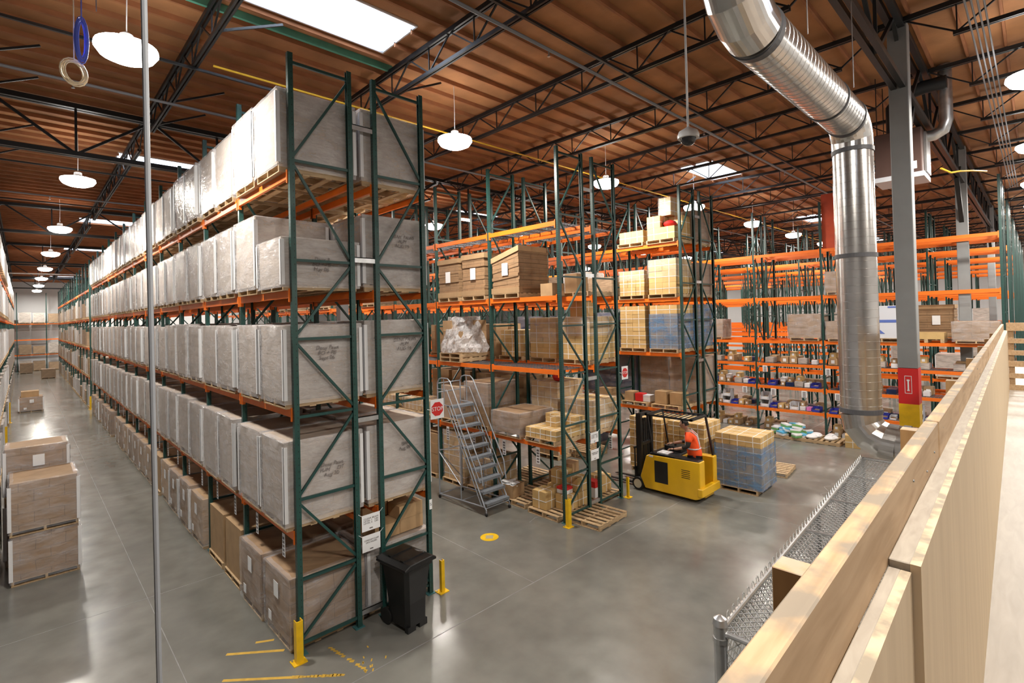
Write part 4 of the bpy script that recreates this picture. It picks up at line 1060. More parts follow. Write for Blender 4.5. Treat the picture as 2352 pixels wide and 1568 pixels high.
# ================================================================== SIGNS, PLACARDS, GUARDS
def stop_sign(x, y, z, label):
    t = thing('stop_sign', label, 'sign', (x, y, z))
    obj('sign_plate', MB().box(-.15, .004, -.17, .15, .010, .19), WHITE, t)
    obj('octagon', MB().prism([(.135 * math.cos(PI / 8 + i * PI / 4), .135 * math.sin(PI / 8 + i * PI / 4) + .01) for i in range(8)], -.001, .004, 'y'), RED, t)
    text('STOP', .105, WHITE, t, (0, -.003, .01))
    obj('tie', MB().bar((-.12, .012, .0), (-.22, .03, .03), .012), PAPER, t)
stop_sign(2.60, -.03, 3.33, 'red stop sign on the end post of the left rack')
stop_sign(XB + 2.62, .14, 3.38, 'red stop sign on the end post of the middle rack')
def notice(x, y, z, lines, label, w=.33, h=.27):
    t = thing('paper_notice', label, 'notice', (x, y, z))
    obj('sheet', MB().box(-w / 2, 0, -h / 2, w / 2, .003, h / 2), PAPER, t)
    for q in (-1, 1): obj('tie', MB().bar((q * w / 2 * .97, .002, h / 2 * .9), (q * .225, .004, h / 2 + .04), .006), PAPER, t)
    text('\n'.join(lines), .038, FADED, t, (0, -.002, .03), width=w * .8)
    text('S MARK', .018, FADED, t, (0, -.002, -h * .36)) if False else obj('mark', MB().box(-.03, -.0015, -h * .40, .03, -.0005, -h * .33), FADED, t)
GC = D_ + G_ / 2
notice(GC, -.013, 1.66, ['CLEAR BEAM', 'LEVEL 1   LBS', 'LEVEL 2   LBS'], 'upper white paper notice between the left rack end posts'); notice(GC, -.013, 1.32, ['COMMODITY CLAMP', 'DECK HOLDERS'], 'lower white paper notice between the left rack end posts')
notice(XB + GC, .178, 1.86, ['CLEAR BEAM', 'LEVEL 1   LBS', 'LEVEL 2   LBS'], 'upper white paper notice between the middle rack end posts'); notice(XB + GC, .178, 1.42, ['COMMODITY CLAMP', 'DECK HOLDERS'], 'lower white paper notice between the middle rack end posts')
t = tag(obj('post_label', MB().box(-.03, 0, -.09, .03, .002, .09), PAPER, None, (D_ * 2 + G_ - .02, -.014, 1.62)), 'small white label with a character on the left rack end post', 'label'); text('S', .07, INK, t, (0, -.002, 0))
plm = MB().box(-.002, -.055, -.36, .002, .055, 0, PAPER)
for i in range(5): plm.box(-.004, -.035, -.34 + i * .062, -.0025, .035, -.30 + i * .062, FADED)
PLM = plm.mesh('level_placard', None)
def placard(x, y, z, label, s=1): o = link('level_placard', PLM, None, (x, y, z)); o.scale = (1, s, s); return tag(o, label, 'placard')
for k in range(20): placard(-.022, .03 + (k // 2) * B_ + (.45, 1.7)[k % 2], LV[0] - .06, 'white hanging location placard, %s along the left rack lowest beam' % ORD[k])
for k in range(8): placard(XB - .022, .22 + (k // 2) * B_ + (.8, 2.05)[k % 2], LV[0] - .06, 'white hanging location placard, %s along the middle rack lowest beam' % ORD[k], 1.15)
placard(XB + D_ + G_ + .5, .18, LV[0] + .02, 'white location placard inside the end of the middle rack')
placard(XC - .022, 1.95, LV[0] - .06, 'white hanging location placard behind the forklift mast', 1.1)
for k in range(9):
    placard(XD - .022, -5.9 + k * 1.15, DL[1] - .05, 'white placard hanging from the second pick shelf, %s from the right' % ORD[k].replace('nearest', 'first'), .85).scale = (1, 1.7, .75)
    if k % 2: placard(XD - .022, -5.6 + k * 1.15, DL[2] - .05, 'white placard hanging from the third pick shelf, %s one' % ORD[k], .8).scale = (1, 1.6, .7)
def guard(x, y, label, h=.60, w=.10):
    t = thing('post_guard', label, 'post guard', (x, y, 0))
    obj('base_plate', MB().box(-.10, -.08, 0, .10, .10, .015), YEL, t)
    a = w / 2; e = .012; obj('angle_post', MB().prism([(-a, a), (-a, -a), (a, -a), (a, a), (a - e, a), (a - e, -a + e), (-a + e, -a + e), (-a + e, a)], .015, h, 'z'), YEL, t)
    obj('bolt', MB().lathe([(.014, .015), (.014, .03)], .075, .06, 6), GALV, t); obj('bolt', MB().lathe([(.014, .015), (.014, .03)], -.075, .06, 6), GALV, t)
guard(-.05, -.13, 'yellow steel post guard at the near corner of the left rack', .62); guard(2.57, -.10, 'yellow post guard beside the black wheeled bin', .58, .07)
guard(6.33, .02, 'yellow post guard at the ladder-side corner of the middle rack', .66); guard(8.93, .08, 'thin yellow post guard in front of the forklift wheels', .55, .06)
guard(-.02, 32.3, 'yellow post guard far down the left aisle, right side', .8); guard(-3.5, 30.4, 'yellow post guard far down the left aisle, left side', 1.1)
guard(-3.5, 22.6, 'second yellow post guard at the left picture edge', .9)
# floor marks
ft = thing('floor_tape', 'worn yellow tape marks on the floor by the near corner', 'floor tape')
def mark(a, b, w_=.07, m=None):
    if m is None: obj('tape_strip', MB().bar((a[0], a[1], .0008), (b[0], b[1], .0008), w_, .0014), TAPE, ft)
    else: m.bar((a[0], a[1], .0008), (b[0], b[1], .0008), w_, .0014)
mark((-.76, .86), (-.10, .32), .055); mark((-.35, .84), (-.12, .70), .05); mark((-.96, .27), (-.25, -.37), .05)
rk = random.Random(8); m = MB()
for i in range(14):
    u = i / 14; mark((-.25 + u * .55, -.37 - u * .5 + rk.random() * .02), (-.25 + (u + .075) * .55, -.37 - (u + .075) * .5), .035 + rk.random() * .03, m)
    v = (.40 + u * .16, -.12 - u * .92)
    if rk.random() < .85: mark(v, (v[0] + .02 + rk.random() * .03, v[1] - .05), .03 + rk.random() * .03, m)
for i in range(10): x, y = .5 + rk.random() * .4, -1.1 + rk.random() * .6; mark((x, y), (x + .05 * rk.random(), y + .05), .02, m)
o = obj('tape_flakes', m, TAPE, ft); o['kind'] = 'stuff'
t = thing('floor_decal', 'round yellow floor decal with a diamond on open concrete', 'floor decal', (4.69, 1.0, .0015))
obj('disc', MB().lathe([(.21, 0), (.21, .0012)], 0, 0, 28), YEL, t)
m = MB(); m.v = [(.12, 0, .0016), (0, .12, .0016), (-.12, 0, .0016), (0, -.12, .0016), (.12, 0, .003), (0, .12, .003), (-.12, 0, .003), (0, -.12, .003)]; m.f = [(4, 5, 6, 7), (0, 1, 5, 4), (1, 2, 6, 5), (2, 3, 7, 6), (3, 0, 4, 7)]; m.mi = [0] * 5
obj('diamond', m, mat('worn_decal_centre', (.42, .36, .22), .6), t)

# ================================================================== WHEELED BIN
t = thing('wheelie_bin', 'large black wheeled bin with closed lid at the rack end', 'bin', (1.60, -.46, 0), .12)
m = MB(); k = m.mi_of(BINBLK); prof = [(.21, .26, .08), (.22, .27, .45), (.27, .33, .98), (.30, .365, 1.0), (.30, .365, 1.04)]
rg = []
for hx, hy, z in prof:
    rg.append(len(m.v)); c_ = .06
    for sx, sy, o_ in ((1, -1, 0), (1, 1, 0), (-1, 1, 0), (-1, -1, 0)):
        pts = [(sx * hx, sy * (hy - c_)), (sx * (hx - c_), sy * hy)]
        if (sx, sy) in ((1, -1), (-1, 1)): pts = pts[::-1]
        for p_ in pts: m.v.append((p_[0], p_[1], z))
for u, v in zip(rg, rg[1:]):
    for q in range(8): q2 = (q + 1) % 8; m.f.append((u + q, u + q2, v + q2, v + q)); m.mi.append(0)
m.f.append(tuple(rg[0] + q for q in reversed(range(8)))); m.f.append(tuple(rg[-1] + q for q in range(8))); m.mi += [0, 0]
obj('bin_body', m, BINBLK, t, smooth=False)
m = MB(); m.prism([(-.33, 1.04), (.33, 1.04), (.33, 1.08), (.24, 1.13), (-.22, 1.13), (-.33, 1.08)], -.38, .38, 'y'); l_ = obj('lid', m, BINBLK, t, bevel=.012)
obj('lid_rib', MB().box(-.22, -.2, 1.13, .22, -.12, 1.145).box(-.22, .12, 1.13, .22, .2, 1.145), BINBLK, l_)
obj('front_foot', MB().box(-.2, -.26, 0, -.04, -.18, .1).box(.04, -.26, 0, .2, -.18, .1), BINBLK, t)
obj('catch_bar', MB().box(-.05, -.275, .5, .05, -.266, .53), GALV, t)
obj('handle', MB().tube([(-.26, .37, 1.02), (-.26, .45, 1.06), (.26, .45, 1.06), (.26, .37, 1.02)], .015, 8), BINBLK, t)
for s_ in (-1, 1): obj('wheel', MB().tube([(s_ * .19, .27, .13), (s_ * .235, .27, .13)], .13, 18), RUBBER, t)

# ================================================================== ROLLING LADDER
t = thing('rolling_ladder', 'grey steel rolling warehouse ladder in front of the middle rack', 'ladder', (5.42, 2.0, 0))
# local: x 0..0.82 width, y 0 (front) to 1.95 (back)
GR = mat('ladder_grey_steel', (.34, .37, .42), .42, .3, var=.1)
W_ = .80
m = MB(); m.tube([(0, -.06, .05), (0, -.06, .16), (0, 0, .22), (0, 1.92, .12)], .018, 8); m.tube([(W_, -.06, .05), (W_, -.06, .16), (W_, 0, .22), (W_, 1.92, .12)], .018, 8)
m.tube([(0, 1.92, .12), (W_, 1.92, .12)], .018, 8); m.tube([(0, .95, .16), (W_, .95, .16)], .015, 8); m.tube([(0, -.05, .2), (W_, -.05, .2)], .015, 8)
obj('base_frame', m, GR, t, smooth=True)
m = MB()
for x in (0, W_):
    m.tube([(x, .0, .22), (x, 1.38, 2.62), (x, 1.92, 2.62)], .018, 8); m.tube([(x, .12, .22), (x, 1.46, 2.55)], .014, 8)
    m.tube([(x, 1.92, .12), (x, 1.92, 3.22)], .018, 8); m.tube([(x, .95, .16), (x, .95, 1.72)], .014, 8); m.tube([(x, 1.92, 1.3), (x, .95, .55)], .014, 8); m.tube([(x, 1.92, 1.35), (x, .95, 1.5)], .012, 8)
m.tube([(0, 1.92, 1.32), (W_, 1.92, 1.32)], .014, 8); m.tube([(0, 1.92, 1.32), (W_, 1.92, .4)], .012, 8)
obj('side_frame', m, GR, t, smooth=True)
for k in range(10):
    y, z = .02 + k * .152, .30 + k * .256
    m = MB(); m.box(.01, y - .10, z - .01, W_ - .01, y + .12, z + .012); m.box(.01, y - .105, z - .05, W_ - .01, y - .095, z + .012); m.box(.01, y + .115, z - .04, W_ - .01, y + .122, z + .012)
    obj('step', m, mat('grated_step', (.27, .30, .34), .5, .3, var=.4, vscale=60), t)
for x in (0, W_):
    m = MB(); m.tube([(x, .05, .75), (x, 0.12, 1.22), (x, 1.33, 3.28), (x, 1.44, 3.36), (x, 1.72, 3.36), (x, 1.84, 3.32), (x, 1.92, 3.20)], .017, 8); m.tube([(x, .16, .8), (x, 1.5, 3.05), (x, 1.92, 3.05)], .013, 8); m.tube([(x, 1.62, 2.62), (x, 1.62, 3.36)], .013, 8)
    obj('handrail', m, GR, t, smooth=True)
obj('back_rail', MB().tube([(0, 1.92, 3.2), (W_, 1.92, 3.2)], .016, 8).tube([(0, 1.92, 2.95), (W_, 1.92, 2.95)], .014, 8), GR, t)
for x in (0, W_):
    for y in (-.06, 1.92): obj('caster', MB().tube([(x - .015, y, .045), (x + .015, y, .045)], .045, 14), RUBBER, t)
obj('barcode_sheet', MB().box(W_ + .01, .62, 1.15, W_ + .014, .80, 1.42), PAPER, t)

# ================================================================== FORKLIFT
t = thing('forklift', 'yellow stand-up forklift with black mast driving between racks', 'forklift', (9.66, .30, 0), 0)
m = MB(); m.prism([(-1.93, .16), (-1.80, .10), (-.30, .10), (-.16, .40), (-.36, 1.02), (-.46, 1.06), (-1.93, 1.10)], 0, .30, 'x')
m.prism([(-1.25, .12), (-.30, .10), (-.16, .40), (-.36, 1.02), (-.46, 1.06), (-1.25, 1.08)], .30, .80, 'x'); m.prism([(-1.93, .16), (-1.80, .10), (-.30, .10), (-.16, .40), (-.36, 1.02), (-.46, 1.06), (-1.93, 1.10)], .80, 1.02, 'x')
m.box(.3, -1.93, .10, .8, -1.25, .24); m.box(-.02, -2.0, .2, 1.04, -1.86, .42)
obj('body', m, TRUCKY, t, bevel=.018)
obj('side_opening', MB().box(-.006, -1.02, .34, .01, -.62, .93), BLACKST, t); m = MB()
for i in range(5): m.box(-.005, -1.66, .62 + i * .05, .004, -1.42, .635 + i * .05)
obj('vent_slots', m, BLACKST, t)
obj('top_deck', MB().box(.02, -1.9, 1.085, .29, -.5, 1.12).box(.02, -1.22, 1.07, 1.0, -.46, 1.115), BLACKST, t, bevel=.006)
obj('control_pod', MB().box(.55, -1.12, 1.115, .95, -.62, 1.26).box(.60, -.95, 1.26, .66, -.9, 1.38), BLACKST, t, bevel=.01)
cb = obj('paper_pad', MB().box(.08, -.98, 1.122, .40, -.66, 1.15), PAPER, t, rz=0)
ms_ = obj('mast', MB().box(.18, -.10, .06, .27, .06, 2.12).box(.75, -.10, .06, .84, .06, 2.12).box(.2, -.08, 2.04, .82, .04, 2.12).box(.2, -.08, 1.2, .82, .0, 1.28).box(.2, -.08, .3, .82, .0, .4).box(.44, -.04, .3, .50, .02, 1.95).box(.53, -.04, .3, .59, .02, 1.95), BLACKST, t)
obj('lift_cylinder', MB().tube([(.34, -.03, .2), (.34, -.03, 1.9)], .03, 10).tube([(.68, -.03, .2), (.68, -.03, 1.9)], .03, 10), BLACKST, t, smooth=True)
m = MB(); m.box(.08, .06, .15, .94, .10, .23); m.box(.08, .06, .52, .94, .10, .60)
for i in range(6): m.box(.10 + i * .16, .06, .2, .13 + i * .16, .09, 1.15)
m.box(.08, .06, 1.13, .94, .10, 1.17); obj('load_backrest', m, BLACKST, t)
for x in (.22, .70): obj('fork', MB().prism([(.10, .55), (.14, .55), (.14, .11), (1.18, .075), (1.18, .06), (.10, .065)], x, x + .11, 'x'), BLACKST, t)
for x in (-.02, .92):
    w_ = obj('front_wheel', MB().tube([(x, -.08, .18), (x + .12, -.08, .18)], .18, 24), RUBBER, t, smooth=True); obj('hub', MB().tube([(x - .006, -.08, .18), (x + .126, -.08, .18)], .125, 20), WHEELM, w_)
w_ = obj('rear_wheel', MB().tube([(.28, -1.70, .14), (.44, -1.70, .14)], .14, 20), RUBBER, t)
m = MB(); m.box(.06, -1.72, 2.13, .98, -1.66, 2.18); m.box(.06, -.38, 2.13, .98, -.32, 2.18); m.box(.06, -1.72, 2.13, .11, -.32, 2.18); m.box(.93, -1.72, 2.13, .98, -.32, 2.18)
for i in range(9): m.box(.08, -1.6 + i * .14, 2.145, .96, -1.57 + i * .14, 2.165)
obj('overhead_guard', m, BLACKST, t)
for q in (((.10, -.38, 2.14), (.06, -.55, 1.1), .035), ((.94, -.38, 2.14), (.94, -.55, 1.1), .035), ((.94, -1.68, 2.14), (.94, -1.86, 1.1), .05), ((.5, .0, 2.08), (.5, -.35, 2.15), .04)): obj('guard_pillar', MB().bar(*q), BLACKST, t)
obj('data_plate', MB().box(-.004, -.58, 1.0, .002, -.45, 1.05), WHITE, t)

# ================================================================== DRIVER
def skin(name, nodes, edges, m, parent, root=0, sub=1):
    me = bpy.data.meshes.new(name); me.from_pydata([n[0] for n in nodes], edges, []); me.materials.append(m)
    o = bpy.data.objects.new(name, me); C.objects.link(o); o.parent = parent
    sk = o.modifiers.new('skin', 'SKIN'); sk.use_smooth_shade = True
    for i, n in enumerate(nodes):
        r_ = n[1] if isinstance(n[1], tuple) else (n[1], n[1]); me.skin_vertices[0].data[i].radius = r_; me.skin_vertices[0].data[i].use_root = (i == root)
    if sub: s_ = o.modifiers.new('sub', 'SUBSURF'); s_.levels = sub; s_.render_levels = sub + 1
    dg = bpy.context.evaluated_depsgraph_get(); me2 = bpy.data.meshes.new_from_object(o.evaluated_get(dg)); o.modifiers.clear(); o.data = me2; me2.materials.clear(); me2.materials.append(m)
    me2.polygons.foreach_set('use_smooth', [True] * len(me2.polygons)); return o
# local frame of the person: +y is forward (towards the mast), z up, feet on the truck platform
t = thing('person', 'person in an orange safety vest standing on the yellow forklift, leaning forward', 'person', (10.12, -1.28, .18), .45); t.scale = (1.2, 1.2, 1.09)
bn = [((0, 0, .93), (.13, .10)), ((0, .03, 1.12), (.125, .09)), ((0, .08, 1.32), (.15, .10)), ((0, .12, 1.43), (.10, .08)), ((0, .15, 1.50), .055), ((0, .18, 1.56), .055),
      ((-.19, .10, 1.40), .062), ((-.27, .14, 1.15), .046), ((-.17, .38, 1.06), .036), ((-.15, .44, 1.05), .028),
      ((.19, .10, 1.40), .062), ((.29, .16, 1.16), .046), ((.26, .42, 1.10), .036), ((.25, .48, 1.09), .028),
      ((-.10, 0, .86), .095), ((-.11, .05, .48), .062), ((-.11, 0, .09), .045), ((-.11, .12, .035), .04), ((.10, 0, .86), .095), ((.11, .07, .48), .062), ((.12, 0, .09), .045), ((.12, .12, .035), .04)]
be = [(0, 1), (1, 2), (2, 3), (3, 4), (4, 5), (3, 6), (6, 7), (7, 8), (8, 9), (3, 10), (10, 11), (11, 12), (12, 13), (0, 14), (14, 15), (15, 16), (16, 17), (0, 18), (18, 19), (19, 20), (20, 21)]
body = skin('body', bn, be, SKIN, t)
# head with face, ears and hair
bm = bmesh.new(); bmesh.ops.create_uvsphere(bm, u_segments=20, v_segments=14, radius=1)
for v in bm.verts:
    x, y, z = v.co; jaw = 1 - .28 * max(0, -z); v.co = (x * .075 * jaw, y * .095 * (1 - .12 * max(0, -z)) , z * .118)
    if y > .7 and abs(x) < .22 and -.25 < z < .2: v.co.y += .018
    if y > .6 and .12 < z < .35 and .2 < abs(x) < .6: v.co.y -= .008
me = bpy.data.meshes.new('head'); bm.to_mesh(me); bm.free(); me.materials.append(SKIN); me.polygons.foreach_set('use_smooth', [True] * len(me.polygons))
hd = link('head', me, t, (0, .215, 1.64), rot=(-.25, 0, -.2))
for s_ in (-1, 1):
    obj('eye', MB().lathe([(.004, -.009), (.010, -.004), (.010, .004), (.004, .009)], 0, 0, 8), PAPER, hd, (s_ * .03, .083, .022)); obj('ear', MB().tube([(s_ * .074, -.005, -.03), (s_ * .082, -.015, .0), (s_ * .078, -.008, .03)], .011, 6), SKIN, hd, smooth=True)
obj('mouth', MB().box(-.022, .082, -.052, .022, .090, -.045), mat('lip_red', (.3, .08, .06), .5), hd)
bm = bmesh.new(); bmesh.ops.create_uvsphere(bm, u_segments=20, v_segments=12, radius=1)
for v in list(bm.verts):
    x, y, z = v.co; v.co = (x * .083, y * .104 - .008, z * .125)
bmesh.ops.delete(bm, geom=[v for v in bm.verts if v.co.z < .03 and v.co.y > -.03 or v.co.z < -.06 or (v.co.y > .03 and v.co.z < .07)], context='VERTS')
me = bpy.data.meshes.new('hair'); bm.to_mesh(me); bm.free(); me.materials.append(HAIR); link('hair', me, hd)
vn = [((0, -.01, .80), (.21, .17)), ((0, .0, .95), (.22, .175)), ((0, .03, 1.12), (.215, .17)), ((0, .08, 1.31), (.22, .165)), ((0, .11, 1.43), (.12, .10)), ((-.18, .10, 1.40), .09), ((-.25, .13, 1.24), .078), ((.18, .10, 1.40), .09), ((.26, .14, 1.24), .078)]
vest = skin('vest', vn, [(0, 1), (1, 2), (2, 3), (3, 4), (3, 5), (5, 6), (3, 7), (7, 8)], ORVEST, t)
obj('reflective_band', MB().tube([(.205 * math.cos(a), .03 + .155 * math.sin(a), 1.08) for a in [i * PI / 10 for i in range(20)]], .018, 6, closed=True), REFL, vest)
for s_ in (-1, 1): obj('reflective_strap', MB().tube([(s_ * .09, -.10, .95), (s_ * .09, -.105, 1.15), (s_ * .09, -.06, 1.38), (s_ * .09, .06, 1.50), (s_ * .09, .20, 1.38), (s_ * .09, .18, 1.1)], .014, 6), REFL, vest)
for s_, q in ((-1, (6, 7, 8)), (1, (10, 11, 12))):
    skin('sleeve', [((bn[q[0]][0]), .07), ((bn[q[1]][0]), .057), (tuple(Vector(bn[q[1]][0]).lerp(Vector(bn[q[2]][0]), .55)), .048)], [(0, 1), (1, 2)], HAIR, t)
skin('trousers', [((0, 0, .95), (.16, .12)), ((-.10, 0, .84), .108), ((-.11, .05, .48), .078), ((-.11, 0, .12), .062), ((.10, 0, .84), .108), ((.11, .07, .48), .078), ((.12, 0, .12), .062)], [(0, 1), (1, 2), (2, 3), (0, 4), (4, 5), (5, 6)], DENIM, t)
for s_ in (-1, 1): obj('shoe', MB().prism([(-.08, 0), (.19, 0), (.19, .05), (.06, .11), (-.07, .11)], s_ * .115 - .045, s_ * .115 + .045, 'x'), RUBBER, t, bevel=.012)
def hand(wrist, dirv, side):
    w0 = Vector(wrist); d = Vector(dirv).normalized(); r_ = d.cross(Vector((0, 0, 1))).normalized() * side; dn = Vector((0, 0, -1))
    nodes = [(tuple(w0), .024), (tuple(w0 + d * .045), (.036, .016)), (tuple(w0 + d * .08), (.038, .015))]
    h = skin('hand', nodes, [(0, 1), (1, 2)], SKIN, t, 0)
    for i, ln in enumerate((.072, .08, .075, .058)):
        b0 = w0 + d * .078 + r_ * (.028 - i * .0185); p1 = b0 + d * ln * .5 + dn * .006; p2 = p1 + d * ln * .25 + dn * ln * .3; p3 = p2 + dn * ln * .28 - d * .004
        skin('finger', [(tuple(b0), .009), (tuple(p1), .0085), (tuple(p2), .008), (tuple(p3), .007)], [(0, 1), (1, 2), (2, 3)], SKIN, h, 0)
    b0 = w0 + d * .03 + r_ * .03; p1 = b0 + r_ * .025 + d * .025; p2 = p1 + d * .028 + dn * .012; skin('thumb', [(tuple(b0), .011), (tuple(p1), .010), (tuple(p2), .0085)], [(0, 1), (1, 2)], SKIN, h, 0)
hand(bn[9][0], (.1, 1, -.1), 1); hand(bn[13][0], (-.1, 1, -.1), -1)

# ================================================================== BIG SPIRAL DUCT
def duct_seg(name, pts, rad, parent, step=.115):
    """straight length with raised spiral seams"""
    a, b = Vector(pts[0]), Vector(pts[1]); L = (b - a).length; d = (b - a) / L; P_ = []; Rr = []; q = 0
    while q < L - .03: P_ += [a + d * q, a + d * (q + .0015), a + d * (q + .0075), a + d * (q + .009)]; Rr += [rad, rad + .004, rad + .004, rad]; q += step
    P_.append(b); Rr.append(rad)
    return obj(name, MB().tube(P_, Rr, 40), DUCT, parent, smooth=True)
t = thing('spiral_duct', 'large shiny spiral ventilation duct bending down through the picture', 'duct', (5.86, -6.0, 2.9))
rd = .255; o_ = Vector((5.86, -6.0, 2.9))
def lp_(*p): return Vector(p) - o_
duct_seg('vertical_run', [lp_(5.86, -6, 3.50), lp_(5.86, -6, 7.36)], rd, t); duct_seg('overhead_run', [lp_(5.5, -6, 7.72), lp_(2.15, -6, 7.72)], rd, t); duct_seg('riser', [lp_(1.62, -6, 8.2), lp_(1.62, -6, ZC)], rd, t)
for pts in ([(5.86, -6, 7.36), (5.84, -6, 7.50), (5.76, -6, 7.62), (5.64, -6, 7.70), (5.5, -6, 7.72)], [(2.15, -6, 7.72), (1.95, -6, 7.76), (1.75, -6, 7.88), (1.65, -6, 8.03), (1.62, -6, 8.2)], [(5.86, -6, 3.50), (5.86, -6.02, 3.33), (5.86, -6.12, 3.20), (5.86, -6.26, 3.13), (5.86, -6.42, 3.11)]):
    obj('elbow', MB().tube([lp_(*p) for p in pts], rd + .004, 40), DUCT, t, smooth=False)
duct_seg('wall_run', [lp_(5.86, -6.42, 3.11), lp_(5.86, -7.22, 3.11)], rd, t, .4)
for a, b in (((5.86, -6, 3.50), (5.86, -6, 3.57)), ((5.86, -6, 7.28), (5.86, -6, 7.34)), ((5.52, -6, 7.72), (5.46, -6, 7.72)), ((4.6, -6, 7.72), (4.57, -6, 7.72)), ((2.25, -6, 7.72), (2.17, -6, 7.72)), ((5.86, -6, 5.75), (5.86, -6, 5.81)), ((5.86, -6.5, 3.11), (5.86, -6.58, 3.11))):
    obj('joint_band', MB().tube([lp_(*a), lp_(*b)], rd + .012, 40), mat('dark_band', (.10, .10, .11), .5), t)
for x in (3.0, 4.9): obj('hanger_rod', MB().tube([lp_(x, -6.24, 7.9), lp_(x, -6.24, ZC)], .006, 6), GALV, t)

# heater unit behind the near column
t = thing('unit_heater', 'brown boxy unit heater hung from the roof behind near column', 'heater', (12.45, -5.62, 8.12))
obj('casing', MB().box(-.45, -.45, 0, .45, .45, 1.06), BROWNMET, t, bevel=.02); obj('outlet_hood', MB().box(-.5, -.48, -.1, .5, .48, .01), CLEARBIN, t); obj('side_panel', MB().box(-.2, -.5, .05, .44, -.455, .98), GALV, t)
obj('flue_elbow', MB().tube([(.1, -.4, .92), (.1, -.62, .92), (.1, -.78, 1.0), (.1, -.84, 1.2), (.1, -.84, 2.5)], .13, 18), GALV, t, smooth=True)
obj('intake_duct', MB().tube([(-.2, .1, 1.0), (-.2, .1, 1.7), (-.2, -.1, 1.95), (-.2, -.5, 2.0), (-.2, -.9, 2.0)], .15, 18), BLACKST, t, smooth=True)
obj('data_sticker', MB().box(-.456, -.35, .1, -.452, -.22, .28), PAPER, t)
for sx in (-.4, .4): obj('hanger_rod', MB().tube([(sx, .4, 1.0), (sx, .4, 2.45)], .01, 6), BLACKST, t)
tag(obj('gas_line', MB().tube([(12.4, -6.35, 8.2), (12.7, -6.5, 8.12), (13.1, -6.62, 8.2), (13.8, -6.8, 8.3), (14.8, -7.0, 8.42)], .022, 8), YPIPE), 'thin yellowish gas line running from the unit heater to the right', 'pipe')
for i in range(4):
    tag(obj('conduit', MB().tube([(-4, -7.16 - i * .07, 9.75 + .02 * i), (26, -7.16 - i * .07, 9.75)], .014, 6), GPIPE), 'thin grey conduit in the bundle near the upper right, %s of four' % ('first', 'second', 'third', 'last')[i], 'conduit')
# hanging things
t = thing('dome_camera', 'white dome security camera on a thin pole below the roof', 'security camera', (3.37, -4.71, 7.3))
obj('pole', MB().tube([(0, 0, .12), (0, 0, ZC - 7.302)], .014, 10), PAPER, t); obj('housing', MB().lathe([(.135, .0), (.14, .04), (.12, .09), (.05, .13), (.02, .15)], 0, 0, 24), CAMW, t, smooth=True); obj('dome', MB().lathe([(.02, -.095), (.06, -.08), (.09, -.045), (.10, 0)], 0, 0, 20), SMOKE, t, smooth=True)
tag(obj('hanging_cable', MB().tube([(-2.66, -6.0, 10.5), (-2.665, -6.0, 8), (-2.668, -6.0, 6.3), (-2.662, -6, 5), (-2.65, -6, 3.0), (-2.64, -6.0, 0)], [.009, .009, .009, .0075, .0075, .0075], 8), GPIPE, smooth=True), 'thin grey cable hanging straight down across the left aisle view', 'cable')
def coil(name, label, x, y, z, h, w_, n, m, zt_):
    t = thing(name, label, 'cable coil', (x, y, z)); r_ = random.Random(n); mm = MB()
    for i in range(n):
        a = r_.random() * .9; k = .75 + r_.random() * .4
        mm.tube([(math.cos(q) * w_ * k * math.cos(a), math.cos(q) * w_ * k * math.sin(a), math.sin(q) * h * k) for q in [j * PI / 8 for j in range(16)]], .008, 5, closed=True)
    obj('loops', mm, m, t); obj('drop', MB().tube([(0, 0, h * .8), (.01, 0, zt_ - z)], .007, 6), m, t)
coil('cable_coil', 'bunched blue cable coil hanging from the roof at upper left', -2.40, 0, 8.45, .26, .06, 9, ROPEB, ZC); coil('cable_coil', 'cream coloured cable coil hanging just below the blue one', -2.47, .05, 8.06, .15, .13, 7, ROPEW, ZC)
tag(obj('hanging_rod', MB().tube([(-2.25, .1, ZC), (-2.25, .1, 8.9)], .006, 6), GALV), 'short thin rod hanging beside the blue cable coil', 'rod')
tag(obj('door_track', MB().tube([(-3.6, 43, 9.0), (0.4, 43, 9.0)], .05, 8), GALV), 'light grey pipe crossing the left aisle far away', 'pipe')

# ================================================================== MEZZANINE, WOODEN GUARD WALL, CAGE
MA = math.atan2(.29, 13.9); ME = (-2.1, -7.565)
struct(obj('floor_mezzanine', MB().box(-4.2, -9.0, 2.93, 20.5, -.02, 3.22), PLYF, None, (ME[0], ME[1], 0), MA))
t = thing('guard_wall', 'long raw lumber and plywood guard wall in the right foreground', 'guard wall', (ME[0], ME[1], 3.13), MA)
xs_ = [-3.0, 1.595, 3.785, 6.1, 8.4, 10.7, 14.1]
for i, (a, b) in enumerate(zip(xs_, xs_[1:])):
    obj('top_rail', MB().box(0, -.040, 1.32 + .003 * (i % 2), b - a - .006, .0, 1.47 + .003 * (i % 2)), LUMBER, t, (a, -.003 * (i % 2), 0), bevel=.003)
xs_ = [-3.0, .544, 3.45, 6.35, 9.25, 12.15, 14.1]
for i, (a, b) in enumerate(zip(xs_, xs_[1:])):
    e = .0 if i == 0 else .016; hh = 1.325 + e
    obj('backing_rail', MB().box(0, -.064 - e, hh - .10, b - a - .004, -.041, hh), DUSTY, t, (a, 0, 0), bevel=.002)
    obj('plywood_panel', MB().box(0, -.082 - e, 0.09, b - a - .004, -.0632 - e, hh - .001), PLY, t, (a, 0, 0))
for x in (.38, 2.15, 4.3, 6.5, 8.69, 10.8, 13.0):
    obj('post', MB().box(0, .001, -.35, .07, .15, 1.32), RINGS, t, (x, 0, 0), bevel=.002)
r_ = random.Random(12)
for i in range(14):
    x = .9 + i * .27 + r_.random() * .1; z = 1.36 + r_.random() * .08
    obj('nail_head', MB().tube([(x, -.0405, z), (x, -.0435, z)], .0035, 8), COLG, t)
